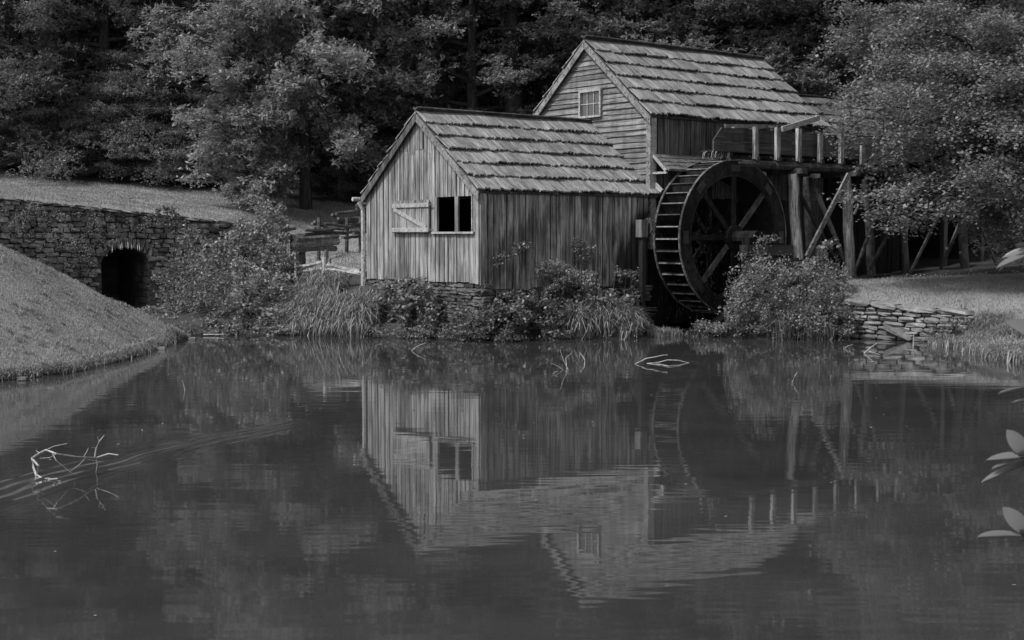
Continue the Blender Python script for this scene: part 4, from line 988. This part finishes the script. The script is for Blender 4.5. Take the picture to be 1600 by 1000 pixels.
# the pale oak left of the shed
random.seed(21)
oak = tree_meshes('oak', 13.5, 2.7, 5.0, 60, .185, 96, .7, clump=(.55, .55, .4), tilt=.8, aspect=.36, prof='round', sub=6, sprig=8, trunk_r=.22)
ot = thing('oak_tree', 'pale bushy oak hanging over the lawn left of the shed', 'tree', (ux(480, 55), 55, hz(ux(480, 55), 55)-.1))
link('trunk', oak[0], M['bark'], ot); link('crown', oak[1], M['leaf_oak'], ot)
oak2 = tree_meshes('small_oak', 7.0, .6, 2.2, 30, .17, 64, .7, clump=(.45, .45, .35), tilt=.8, aspect=.36, prof='round', sub=6, sprig=8, trunk_r=.1)
ot2 = thing('young_oak_tree', 'slim pale young oak at the lawn edge left of the taller oak', 'tree', (ux(395, 53), 53, hz(ux(395, 53), 53)-.1))
link('trunk', oak2[0], M['bark'], ot2); link('crown', oak2[1], M['leaf_oak'], ot2)

# big leafy maple at right, limbs reaching left over the annex
def spray_tree(name, label, base, limbs, lsize, lper, mat, nsub, spread, trunk):
    t = thing(name, label, 'tree', base); base = np.array(base); tk = MB(); tk.smooth = True
    tk.tube([tuple(np.array(p)) for p in trunk[0]], trunk[1], 10, jit=.05)
    C = []; D = []
    for (p, q, sag) in limbs:
        p, q = np.array(p, float)-base, np.array(q, float)-base; n = 10; L = np.linalg.norm(q-p)
        pts = np.array([p + (q-p)*s_ + np.array([0, 0, sag*4*s_*(1-s_)]) for s_ in np.linspace(0, 1, n)]) + rng.normal(0, .09, (n, 3))
        tk.tube([tuple(a) for a in pts], list(np.linspace(.09, .012, n)), 6, cap=False)
        d0 = unit(q-p)
        for j in range(2, n):
            for s_ in range(nsub):
                side = rng.normal(0, 1, 3)*np.array([1, 1, .5]); d2 = unit(d0*.6 + side*.6); l2 = spread*(.3+.7*random.random())*(1.15-.06*j)
                e = pts[j] + d2*l2 - np.array([0, 0, .12*l2*l2])
                if random.random() < .3: tk.tube([tuple(pts[j]), tuple((pts[j]+e)/2+np.array([0, 0, .04])), tuple(e)], [.014, .01, .005], 4, cap=False)
                for f_ in (.45, .75, 1.0): C.append(pts[j]+(e-pts[j])*f_); D.append(d2)
    C = np.array(C); D = np.array(D); n = len(C)*lper; ci = np.repeat(np.arange(len(C)), lper)
    P = C[ci] + rng.normal(0, 1, (n, 3))*np.array([.22, .22, .085]); P[:, 2] -= .25*np.linalg.norm((P-C[ci])[:, :2], axis=1)
    V = leaf_quads(P, lsize, .35, .72, droop=.35)
    tone = np.clip(rng.uniform(0, 1, len(C))[ci]*.4+rng.uniform(0, 1, n)*.6, 0, 1)
    link('trunk', tk.mesh('trunk'), M['bark'], t); link('crown', np_mesh('crown', V, 4, tone), M[mat], t)
    return t
mb0 = at(1690, 420, 33.5); mz = hz(mb0.x, mb0.y)
base = Vector((mb0.x, mb0.y, mz))
def mp(u, v, Y): return tuple(at(u, v, Y))
limbs = []
random.seed(5)
tips = [(1335,185,31),(1345,215,31.5),(1375,300,31),(1365,120,33),(1340,150,33),(1330,70,34),(1340,20,34),(1400,60,31),(1420,150,30),(1440,220,30),(1400,245,31),(1450,300,30),(1410,330,31.5),(1480,330,30),(1520,270,29),(1500,180,29.5),(1480,100,30),(1460,20,31),(1540,40,29.5),(1560,120,29),(1580,200,28.5),(1570,300,29),(1610,340,29),(1560,360,31),(1640,100,29),(1660,250,28.5),(1380,-60,33),(1480,-80,31),(1600,-60,30),(1420,-160,33),(1560,-180,31),(1700,-100,30),
        (1780,60,31),(1800,200,31),(1760,320,30),(1880,100,33),(1500,-280,33),(1640,-300,32),(1400,-260,34),(1800,-200,33),(1540,340,33),(1470,270,33),(1430,90,33),(1390,190,33),(1530,220,33)]
for (u, v, Y) in tips:
    t_ = at(u, v, Y); zo = max(mz+2.2, min(mz+11, t_.z*.75+.9)); o_ = Vector((base.x, base.y, zo)); limbs.append((tuple(o_), tuple(t_), .35))
spray_tree('maple_tree', 'broad maple overhanging from the right edge, layered pale leaves hiding the annex', tuple(base), limbs, .092, 40, 'leaf_maple', 4, 1.35,
           ([(0, 0, -.4), (.05, 0, 3), (-.1, .1, 6), (0, 0, 9), (.1, 0, 12)], [.38, .32, .26, .18, .06]))

# ------------------------------------------------------------------ shrubs, reeds, vines
def blob_points(blobs, n):
    out = []
    vol = np.array([b[1][0]*b[1][1]*b[1][2] for b in blobs])**.75; vol /= vol.sum()
    for (c, r), f in zip(blobs, vol):
        k = int(n*f); d = unit(rng.normal(size=(k, 3))); rad_ = rng.uniform(.3, 1.0, k)**.5; rad_ = rad_*(1+.55*np.array([mnoise.noise(Vector(x*2.2)+Vector(c)) for x in d]))*np.where(rng.uniform(0, 1, k) < .05, 1.25, 1)
        P = np.array(c) + d*rad_[:, None]*np.array(r); out.append(P)
    P = np.concatenate(out)
    nz = np.array([mnoise.noise(Vector(p)*2.6)+.6*mnoise.noise(Vector(p)*6.0) for p in P])
    keep = nz > -.12
    return P[keep], nz[keep]
def shrub(name, label, cat, blobs, n, lsize, mat='leaf_shrub', tilt=.8, aspect=.6, group=None, stems=14, droop=.1, part='foliage'):
    """blobs: (u, v, Y, ru, rv, ry) in photo pixels and metres of depth"""
    B = []
    for (u, v, Y, ru, rv, ry) in blobs:
        c = at(u, v, Y); B.append((tuple(c), (ru*Y/F, ry, rv*Y/F)))
    cx = sum(b[0][0] for b in B)/len(B); cy = sum(b[0][1] for b in B)/len(B); base = np.array([cx, cy, max(hz(cx, cy), WZ)])
    t = thing(name, label, cat, tuple(base), 0, group)
    P, nz = blob_points(B, n); gz_ = height(P[:, :2]); gz_ = np.maximum(gz_, WZ); keep = P[:, 2] > gz_-.02; P = P[keep]; nz = nz[keep]
    V = leaf_quads(P-base, lsize, tilt, aspect, droop); tone = np.clip(.35+nz*.5+rng.uniform(-.35, .35, len(P)), 0, 1)
    link(part, np_mesh(part, V, 4, tone), M[mat], t)
    tk = MB()
    for k in range(stems):
        c, r = random.choice(B); e = np.array(c)+np.array([random.uniform(-.8, .8)*r[0], random.uniform(-.6, .6)*r[1], random.uniform(.1, .95)*r[2]])
        s0 = np.array([c[0]+(e[0]-c[0])*.3, c[1]+(e[1]-c[1])*.3, 0]); s0[2] = max(hz(s0[0], s0[1]), WZ)-.05; m_ = (s0+e)/2+rng.normal(0, .08, 3)
        tk.tube([tuple(s0-base), tuple(m_-base), tuple(e-base)], [.014, .010, .005], 4, cap=False)
    link('stems', tk.mesh('stems'), M['bark'], t)['kind'] = 'stuff'
    return t
def blades(n, pts_fn, length, width, lean, mat, spreadz=0.0, bend=.5, seed=0):
    P = pts_fn(n); n = len(P)
    az = rng.uniform(0, 2*np.pi, n); ln = length*rng.uniform(.5, 1.15, n); le = lean*rng.uniform(.2, 1.2, n)
    D = np.stack([np.cos(az), np.sin(az), np.zeros(n)], 1); S = np.stack([-np.sin(az), np.cos(az), np.zeros(n)], 1)
    Z = np.array([0, 0, 1.0])
    m1 = P + (Z*.62*np.cos(le*.5)[:, None] + D*np.sin(le*.5)[:, None]*.62)*ln[:, None]
    tip = m1 + (Z*np.cos(le+bend)[:, None] + D*np.sin(le+bend)[:, None])*ln[:, None]*.5
    wv = S*width
    q = np.stack([P-wv, P+wv, m1+wv*.8, m1-wv*.8], 1); t3 = np.stack([m1-wv*.8, m1+wv*.8, tip+wv*.1, tip-wv*.1], 1)
    return np.concatenate([q, t3]), np.tile(rng.uniform(0, 1, n), 2)
def reeds(name, label, cat, spots, n, length, width, lean=.7, bend=.7, mat='reed', group=None):
    """spots: (u, v, Y, half width px, half depth m)"""
    cs = [(at(u, v, Y), hu*Y/F, hd) for (u, v, Y, hu, hd) in spots]
    b = sum((c[0] for c in cs), Vector())/len(cs); base = np.array([b.x, b.y, max(hz(b.x, b.y), WZ)])
    def fn(n):
        out = []
        for (c, hx, hy) in cs:
            k = n//len(cs); tuf = rng.normal(0, .5, (max(3, k//14), 2))*np.array([hx, hy]); ti = rng.integers(0, len(tuf), k)
            q = tuf[ti] + rng.normal(0, .05, (k, 2)); out.append(np.stack([c.x+q[:, 0], c.y+q[:, 1]], 1))
        Q = np.concatenate(out); return np.concatenate([Q, np.maximum(height(Q), WZ-.03)[:, None]], 1) - base
    V, tone = blades(n, fn, length, width, lean, mat, bend=bend)
    t = thing(name, label, cat, tuple(base), 0, group); link('blades', np_mesh('blades', V, 4, tone), M[mat], t); return t
random.seed(33)
S = 'leaf_shrub'; SD = 'leaf_shrub_dark'
shrub('tall_shrub', 'tall leafy bush climbing the wall end right of the culvert', 'shrub', [(385,375,36,35,30,.9),(430,360,37,22,45,.7),(350,400,36,35,35,.8),(425,410,35.5,40,35,.9),(415,330,38,14,18,.5),(300,380,38.5,22,30,.3)], 13000, .095, S)
shrub('bank_shrub', 'dense low bush at the water edge right of the culvert', 'shrub', [(330,465,34,50,45,1.2),(290,475,36,35,30,.8),(370,495,32.8,45,30,1.0),(250,490,36.5,15,12,.5)], 12000, .08, SD)
shrub('bank_shrub', 'rounded leafy bush on the bank below the low rail fence', 'shrub', [(420,465,33.5,48,42,1.2),(450,500,32.3,40,26,.8),(400,430,35,40,30,.9)], 13000, .09, S)
shrub('bank_weeds', 'dark broad weeds at the water edge in the far lower left bank', 'weeds', [(20,583,22.3,26,8,.3),(60,580,22.8,26,7,.3),(-30,588,21.9,30,9,.3)], 1700, .075, SD, stems=0)
shrub('bank_weeds', 'small weeds along the middle of the left bank shoreline', 'weeds', [(110,576,23.5,24,5,.2),(165,563,25,18,5,.2),(215,550,27,16,5,.2),(260,534,29.3,16,6,.2)], 1300, .06, S, stems=0)
shrub('creek_plants', 'low weeds on the mud between the bank tip and the culvert bushes', 'plants', [(235,485,34.5,20,7,.6),(262,500,33,24,8,.7),(285,512,32,26,8,.5),(310,515,31.6,26,8,.4),(250,492,36,20,8,.8)], 5200, .075, S, stems=4)
shrub('shore_plants', 'ragged low plants along the waterline under the left bank bushes', 'plants', [(330,510,32.5,30,14,.5),(380,512,32.2,34,14,.4),(430,512,32,30,14,.4),(475,512,31.8,28,14,.4),(290,505,34,26,14,.6),(350,517,31.4,40,9,.3),(430,517,31.3,40,9,.3),(300,520,31.6,26,7,.25)], 12000, .08, S)
shrub('bank_shrub', 'dark bush between the culvert and the taller wall-end bush', 'shrub', [(280,440,37.5,36,38,.8),(330,430,37,36,36,.8),(310,480,35.5,40,28,.8)], 9000, .085, SD)
shrub('wall_moss', 'sparse small weeds and lichen tufts rooted in the bridge wall joints', 'weeds', [(40,345,41.9,60,34,.10),(130,360,42.9,60,40,.10),(100,400,42.6,60,30,.10),(215,350,43.8,40,16,.10),(30,330,41.9,40,16,.1)], 7000, .05, S, stems=0)
shrub('wall_creeper', 'leafy creeper hanging down the stone wall right of the arch', 'creeper', [(272,345,40.2,12,22,.12),(288,395,40,14,30,.15),(255,330,40,14,9,.1)], 1500, .10, SD, stems=3)
reeds('sedge_clump', 'long drooping grass on the bank left of the shed corner', 'grass', [(490,505,32,26,.7),(530,510,31.6,26,.6),(560,515,31.4,18,.5),(500,470,34,30,.8),(470,500,32.5,20,.7)], 4200, .8, .010, 1.3, 1.1)
shrub('footing_shrub', 'large-leaved bush under the shuttered window of the shed', 'shrub', [(615,475,31.6,38,38,.45),(650,480,30.7,36,40,.45),(590,500,31.8,25,24,.4),(640,448,31,20,14,.25)], 9000, .105, S)
shrub('footing_shrub', 'low leafy plants over the stones below the shed corner', 'shrub', [(690,500,29.9,35,28,.35),(740,510,29.3,40,22,.35),(725,488,29.8,18,8,.2)], 1300, .085, SD)
shrub('footing_shrub', 'mixed leafy growth over the footing right of the shed corner', 'shrub', [(790,500,29.6,45,32,.4),(850,495,30.1,45,36,.4),(800,470,29.9,30,16,.25)], 8500, .08, SD)
shrub('flowering_shrub', 'fine-leaved shrub against the side boards of the shed', 'shrub', [(865,430,30.5,32,24,.3),(900,445,30.9,38,30,.35),(845,445,30.3,25,16,.25),(912,395,31.3,16,20,.18)], 6500, .062, S)
shrub('wall_vine', 'thin sparse vine standing against the side boards near the corner', 'vine', [(790,410,29.75,16,22,.1),(815,388,29.9,16,10,.1),(905,385,30.9,12,14,.1)], 1000, .07, SD, stems=5)
shrub('seedling', 'small seedling with round leaves before the wheel-end shed boards', 'plant', [(965,430,31.4,8,16,.12),(980,425,31.5,7,7,.1)], 260, .075, S, stems=3)
shrub('seedling', 'dark leafy seedling beside the post at the wheel end', 'plant', [(995,435,31.8,9,16,.12),(990,460,31.7,14,14,.2)], 420, .08, SD, stems=3)
shrub('footing_shrub', 'broad-leaved plants on the footing near the wheel end', 'shrub', [(930,470,30.9,38,20,.35),(980,480,31.4,24,20,.35),(900,475,30.7,30,18,.3)], 4600, .09, S)
shrub('footing_growth', 'continuous low tangle of small leaves at the waterline under the shed', 'plants', [(600,518,30.6,24,11,.25),(650,520,30.3,36,10,.25),(720,523,29.6,40,9,.2),(790,524,29.3,40,10,.2),(860,523,29.9,42,11,.25),(930,522,30.4,40,12,.25)], 5200, .065, S)
reeds('sedge_clump', 'bright arching grass at the water edge left of the water wheel', 'grass', [(940,505,30.6,32,.4),(975,510,30.8,24,.4),(905,515,30.3,24,.35)], 2600, .62, .011, 1.2, 1.0)
reeds('water_grass', 'short grass tufts in the water below the wheel pit', 'grass', [(1020,528,31.0,22,.25),(995,530,30.8,18,.2),(1045,527,31.2,14,.15)], 800, .25, .008, .9, .6)
shrub('wheel_bush', 'big rounded bush in front of the water wheel hub', 'shrub', [(1190,450,30.6,52,48,.8),(1240,455,30.6,55,48,.8),(1290,465,30.8,45,45,.7),(1175,490,30.2,48,36,.7),(1250,500,30.2,60,32,.7),(1150,480,30.5,18,40,.5)], 26000, .065, S)
shrub('upper_bush', 'round-leaved bush standing at the foot of the trestle posts', 'shrub', [(1290,405,32,22,30,.4),(1305,425,31.8,24,20,.4),(1270,420,31.8,18,18,.35)], 3200, .085, S)
shrub('crib_weed', 'wispy weed growing on the axle crib timbers', 'plant', [(1190,385,31.0,12,22,.15),(1170,402,30.9,18,10,.15),(1205,372,31,14,8,.1)], 520, .06, S, stems=7, part='leaves')
shrub('water_edge_plants', 'low leafy plants along the water below the big bush', 'plant', [(1100,515,30.9,26,14,.3),(1080,522,30.9,16,9,.2),(1140,518,30.6,28,14,.3)], 3200, .07, S)
reeds('sedge_clump', 'bent grass stems trailing into the water under the big bush', 'grass', [(1270,515,30.2,32,.3),(1220,520,30.2,28,.3)], 900, .75, .008, 1.1, .8)
shrub('wall_weeds', 'small leafy weeds over the left end of the pond retaining wall', 'shrub', [(1318,505,30.0,18,26,.3),(1325,480,30.2,12,12,.25)], 2400, .065, SD)
shrub('bank_tuft', 'leafy weeds hanging over the pond wall at its middle', 'plant', [(1475,520,28.9,26,14,.35),(1505,508,28.8,26,16,.4)], 2200, .06, S)
reeds('sedge_clump', 'overhanging grass on the bank at the right end of the pond wall', 'grass', [(1500,520,28.6,32,.5),(1530,515,28.4,24,.6),(1550,525,28.0,24,.5),(1480,525,28.7,20,.3)], 3600, .32, .007, 1.1, .9)
reeds('sedge_clump', 'shaggy grass clump at the far right end of the bank', 'grass', [(1570,535,27.0,22,.5),(1600,530,26.6,20,.5),(1630,525,26.4,26,.6)], 3200, .34, .007, 1.1, .9)

# mown grass as many small blades
def lawn_blades(region, n, length, width, label, name='lawn_grass', lean=.5):
    (x0, x1, y0, y1) = region
    Q = np.stack([rng.uniform(x0, x1, n), rng.uniform(y0, y1, n)], 1); Z = height(Q); m = lawn_mask(Q, Z); dxx = Q - np.array([WC.x, WC.y]); tt_ = dxx @ np.array([WD.x, WD.y]); dd_ = -(dxx @ np.array([WN.x, WN.y])); keep = (rng.uniform(0, 1, n) < m) & (Z > WZ+.02) & ~((np.abs(tt_) < 5) & (dd_ > -.2) & (dd_ < .65))
    Q, Z = Q[keep], Z[keep]; nz = uneven(Q)*np.clip(np.abs(Z)*3, 0, 1)
    P = np.concatenate([Q, (Z+nz-.01)[:, None]], 1)
    n = len(P); az = rng.uniform(0, 2*np.pi, n); ln = length*rng.uniform(.5, 1.3, n); le = rng.uniform(.1, lean*1.6, n)
    S_ = np.stack([-np.sin(az), np.cos(az), np.zeros(n)], 1)*width; tip = P + np.stack([np.cos(az)*np.sin(le), np.sin(az)*np.sin(le), np.cos(le)], 1)*ln[:, None]
    V = np.stack([P-S_, P+S_, tip], 1)
    pn = np.array([mnoise.noise(Vector((x*.8, y*.8, 3))) for x, y in Q])
    o = link(name, np_mesh(name, V, 3, np.clip(.45+pn*.5+rng.uniform(-.3, .3, n), 0, 1)), M['blade']); tag(o, label, 'grass', kind='stuff'); return o
lawn_blades((-12.5, -5.5, 18, 31.5), 170000, .055, .007, 'mown grass on the near left bank')
def tuft_fn(n):
    nt_ = n//22; T = np.stack([rng.uniform(-12.5, -6.8, nt_), rng.uniform(19, 31, nt_)], 1); k = rng.integers(0, nt_, n); Q = T[k] + rng.normal(0, .035, (n, 2)); Z = height(Q)
    Q, Z = Q[Z > WZ+.05], Z[Z > WZ+.05]; return np.concatenate([Q, (Z+uneven(Q)-.01)[:, None]], 1)
V, tone = blades(9000, tuft_fn, .09, .008, .8, 'blade', bend=.8)
tag(link('grass_tufts', np_mesh('grass_tufts', V, 4, tone), M['blade']), 'longer grass tufts scattered over the left bank', 'grass', kind='stuff')
lawn_blades((-22, -2, 39, 58.5), 150000, .07, .014, 'mown grass on the upper lawn behind the culvert')
lawn_blades((6, 17, 21, 36), 170000, .06, .008, 'mown grass on the right lawn above the pond wall')
rsh = [shore(u, v) for u, v in [(1480,539),(1530,549),(1545,557),(1570,562),(1600,566)]] + [(10.5,23,WZ),(11.5,18,WZ)]
def redge_fn(n):
    k = rng.integers(0, len(rsh)-1, n); f = rng.uniform(0, 1, n)[:, None]; a = np.array(rsh); Q = (a[k]*(1-f)+a[k+1]*f)[:, :2] + rng.normal(0, .16, (n, 2)) + np.array([.16, .12])
    return np.concatenate([Q, np.maximum(height(Q), WZ)[:, None]], 1)
V, tone = blades(9000, redge_fn, .28, .008, 1.1, 'blade', bend=.9)
tag(link('bank_edge_grass', np_mesh('bank_edge_grass', V, 4, tone), M['blade']), 'long shaggy grass edge of the right bank', 'grass', kind='stuff')
# ragged grass edge where the left bank meets the water
sh_pts = [shore(u, v) for u, v in [(-60,602),(0,596),(57,590),(114,583),(150,573),(190,564),(220,555),(247,545),(270,537),(293,529)]]
def edge_fn(n):
    k = rng.integers(0, len(sh_pts)-1, n); f = rng.uniform(0, 1, n)[:, None]; a = np.array(sh_pts); Q = (a[k]*(1-f)+a[k+1]*f)[:, :2] + rng.normal(0, .06, (n, 2)) + np.array([-.10, .12])
    return np.concatenate([Q, np.maximum(height(Q), WZ)[:, None]], 1)
V, tone = blades(9000, edge_fn, .16, .007, 1.1, 'blade', bend=.9)
tag(link('bank_edge_grass', np_mesh('bank_edge_grass', V, 4, tone), M['blade']), 'shaggy grass edge hanging over the water on the left bank', 'grass', kind='stuff')
# litter of pale leaves on the right lawn and floating bits
def bits(n, region, z, size, name, label):
    x0, x1, y0, y1 = region; Q = np.stack([rng.uniform(x0, x1, n), rng.uniform(y0, y1, n)], 1)
    Z = np.full(n, z) if z is not None else height(Q)+.03
    V = leaf_quads(np.concatenate([Q, Z[:, None]], 1), size, .12 if z is not None else .4, .6)
    tag(link(name, np_mesh(name, V, 4, rng.uniform(.5, 1, n)), M['twig']), label, 'leaves', kind='stuff')
bits(420, (8, 17, 30.5, 37), None, .05, 'fallen_leaves', 'pale fallen leaves strewn under the maple')
bits(110, (-7, 8, 8, 29), WZ+.006, .035, 'floating_leaves', 'tiny pale leaves floating on the pond')
for i, (u, v) in enumerate([(35,594),(88,583),(105,579),(252,546),(300,531)]):
    p = atz(u, v, WZ); mt = Matrix.Translation(p+Vector((.02, -.05, .02))) @ Matrix.Diagonal((.16, .12, .08, 1)); o = link('shore_stone', STM3[i % 8], None, None, mt)
    tag(o, ['pale stone lying in the water at the far left shore', 'small stone at the left shore, left of a matching one', 'small stone at the left shore, right of its neighbour', 'small stone near the tip of the left bank', 'pale stone just off the tip of the left bank'][i], 'stone', 'stones along the left shore')

# ------------------------------------------------------------------ dead branches and sticks in the pond
def stick(name, label, pts, r, cat='branch', mat='twig'):
    P = [Vector(p) for p in pts]; b = P[0].copy(); mb = MB(); o = None
    mb.tube([p-b for p in P], list(np.linspace(r, r*.5, len(P))), 5, jit=.1); o = mb.build(name, M[mat]); o.location = b; return tag(o, label, cat)
br = thing('dead_branch', 'bare forked dead branch lying in the pond at left', 'branch', tuple(atz(60, 745, WZ)))
bY = atz(60, 745, WZ).y
def bp(u, v, dy=0): return tuple(at(u, v, bY+dy)-atz(60, 745, WZ))
for pts, r in (([(60,750),(52,730),(50,716),(62,708),(72,703),(88,709),(120,714),(150,715),(170,709),(185,711)], .018), ([(50,716),(60,728),(58,742),(70,750),(90,748)], .018), ([(148,714),(150,700),(155,690),(163,680)], .013), ([(155,690),(152,682)], .007),
        ([(72,703),(85,697),(105,693)], .007), ([(82,708),(88,720),(110,738),(120,742)], .007), ([(135,714),(125,725),(108,738)], .007), ([(130,715),(136,705),(138,700)], .006), ([(150,715),(152,725),(150,738)], .006), ([(60,750),(75,747),(95,752)], .01), ([(62,708),(56,704),(58,700)], .006), ([(120,714),(138,718),(160,722)], .006), ([(150,700),(143,699)], .005), ([(88,709),(78,715),(62,716)], .006)):
    mb = MB(); n_ = len(pts); mb.tube([bp(u, v, .25*math.sin(u*.05)) for u, v in pts], list(np.linspace(r*.65, r*.35, n_)), 5, jit=.12); mb.build('twig', M['twig'], br)
def st(u0, v0, u1, v1, dv=0): 
    a = atz(u0, v0, WZ); b = at(u1, v1, a.y+dv); return [a, a.lerp(b, .5)+Vector((0, 0, .015)), b]
stick('reed_stick', 'bent twig rising from the pond just left of the forked twig', [atz(888,578,WZ), at(880,562,atz(888,578,WZ).y), at(875,546,atz(888,578,WZ).y)], .009)
stick('reed_stick', 'tallest bent twig standing in the pond before the shed side', [atz(886,577,WZ), at(884,560,24), at(893,552,24.2)], .008)
stick('reed_stick', 'hooked twig at the right of the pond twig cluster', [atz(913,573,WZ), at(914,562,24.4), at(906,551,24.5)], .008)
stick('reed_stick', 'short twig leaning left in the pond twig cluster', st(880,578,862,568), .006)
stick('reed_stick', 'short slanting twig left of the pond twig cluster', st(864,584,872,580), .006)
stick('loop_branch', 'long thin arched branch floating in front of the wheel pit', [atz(992,569,WZ), at(1010,560,24.3), at(1022,558,24.3), at(1036,555,24.3), at(1043,554.5,24.3)], .012)
stick('loop_branch', 'pointed loop of thin branch floating right of the arched one', [atz(1011,568,WZ), at(1030,566,24.4), at(1043,562.5,24.4), at(1060,563,24.4), atz(1077,567,WZ), atz(1062,570.5,WZ+.01), atz(1045,572,WZ+.01), atz(1036,570,WZ+.01), atz(1011,568,WZ)], .011)
stick('loose_stick', 'pale stick slanting from the water below the shed corner', [atz(643,548,WZ), at(652,541,27.0), at(665,535.5,27.0)], .01)
stick('loose_stick', 'pale stick leaning out of the pond before the stone wall', st(1350,552,1371,536), .012)
stick('loose_stick', 'pale stick floating behind the leaning one by the stone wall', [atz(1358,549,WZ), atz(1375,556,WZ)+Vector((0,0,.02))], .010)
stick('loose_stick', 'faint stick floating left of the crossed sticks', st(1318,545,1333,538), .008)
stick('loose_stick', 'upright thin pale stake at the foot of the pond stone wall', st(1427,541,1428,521), .014)
stick('loose_stick', 'small forked twig rising in open water below the bush', st(1238,597,1246,581), .009)
stick('loose_stick', 'thin bent twig in open water under the left bank', st(289,611,285,594), .007)
stick('loose_stick', 'long fallen stick on the bank left of the shed reeds', [atz(470,521,WZ), at(490,508,30.8), at(505,500,31)], .018)
stick('loose_stick', 'flat pale stick at the waterline below the bank bush', [atz(318,523,WZ+.03), atz(350,522.5,WZ+.04)], .02)
stick('loose_stick', 'thin slanting stick above the waterline stick', [atz(318,521,WZ+.03), at(338,515,31.9), at(345,508,32)], .012)
stick('loose_stick', 'upright bent stem at the bank left of the shed', [atz(541,523,WZ), at(537,500,31.5), at(534,490,31.6), at(541,475,31.8)], .014)

# ------------------------------------------------------------------ near rhododendron at the right edge
lb = at(1640, 1000, 3.6)
rh = thing('rhododendron', 'near shrub with long pale oval leaves poking in at the right edge', 'shrub', (lb.x, lb.y, hz(lb.x, lb.y)))
def laurel_mesh():
    mb = MB(); n = 9; mb.smooth = True
    for i in range(n):
        t_ = i/(n-1); w_ = .205*math.sin(math.pi*min(1, t_*1.01+.015)**1.0)**.55 if 0 < i < n-1 else .008; z_ = -.16*t_*t_
        mb.v += [(t_, -w_, z_+.03*w_/.19), (t_, 0, z_-.01), (t_, w_, z_+.03*w_/.19)]
    for i in range(n-1):
        a = i*3; mb.f += [(a, a+1, a+4, a+3), (a+1, a+2, a+5, a+4)]
    b = len(mb.v); mb.v += [(x, y, z_-.012) for x, y, z_ in mb.v[:]]; mb.f += [tuple(b+i for i in f)[::-1] for f in mb.f[:]]
    me = mb.mesh('leaf'); a = me.attributes.new('tone', 'FLOAT', 'POINT'); a.data.foreach_set('value', [.6]*len(me.vertices)); me.materials.append(M['laurel']); return me
LM = laurel_mesh()
LY = 3.6
def lleaf(u0, v0, u1, v1, roll=0, dy=0.0, wid=1.0):
    a = at(u0, v0, LY); b = at(u1, v1, LY+dy); d = b-a; L = d.length; x = d.normalized(); up_ = Vector((0, -.35, 1)); y = up_.cross(x).normalized(); z = x.cross(y)
    m_ = Matrix((x, y, z)).transposed().to_4x4(); m_.translation = a - Vector(rh.location)
    link('leaf', LM, None, rh, m_ @ Matrix.Rotation(roll, 4, 'X') @ Matrix.Diagonal((L, L*wid, L, 1)))
for (a) in [(1625,392,1556,407,.2,-.02,.8), (1620,388,1566,396,-.3,.02,.7), (1618,372,1582,365,.4,0,.7), (1625,385,1585,378,1.1,0,.7),
            (1640,528,1576,499,-.9,0,.8), (1640,606,1560,600,.5,-.03,1.0), (1640,628,1582,620,.2,.02,.9),
            (1606,712,1575,673,-1.2,0,1.2), (1612,712,1543,709,.0,0,.7), (1612,716,1548,722,.5,-.02,1.1), (1614,722,1531,742,.05,.02,.5), (1640,722,1590,702,1.3,.0,1.5),
            (1606,832,1570,794,-1.1,0,1.2), (1606,838,1530,826,.3,-.02,1.0), (1606,842,1583,852,.1,0,.6), (1640,850,1594,822,1.2,.0,1.4), (1640,720,1605,690,.8,.1,1.2),
            (1612,716,1680,690,.2,0,1), (1606,836,1690,820,.1,0,1), (1625,390,1700,380,.3,0,1), (1640,606,1710,600,.2,0,1)]: lleaf(*a)
o_ = Vector(rh.location)
root = Vector((lb.x+.25, lb.y+.1, hz(lb.x, lb.y)-.05))
for (u, v) in ((1628, 390), (1645, 530), (1642, 612), (1612, 715), (1608, 838)):
    e = at(u, v, LY); mid = Vector((root.x*.7+e.x*.3+.05, e.y+.05, (root.z+e.z)*.5)); sm = MB(); sm.tube([root-o_, mid-o_, e-o_], [.014, .01, .006], 6); sm.build('stem', M['bark'], rh)
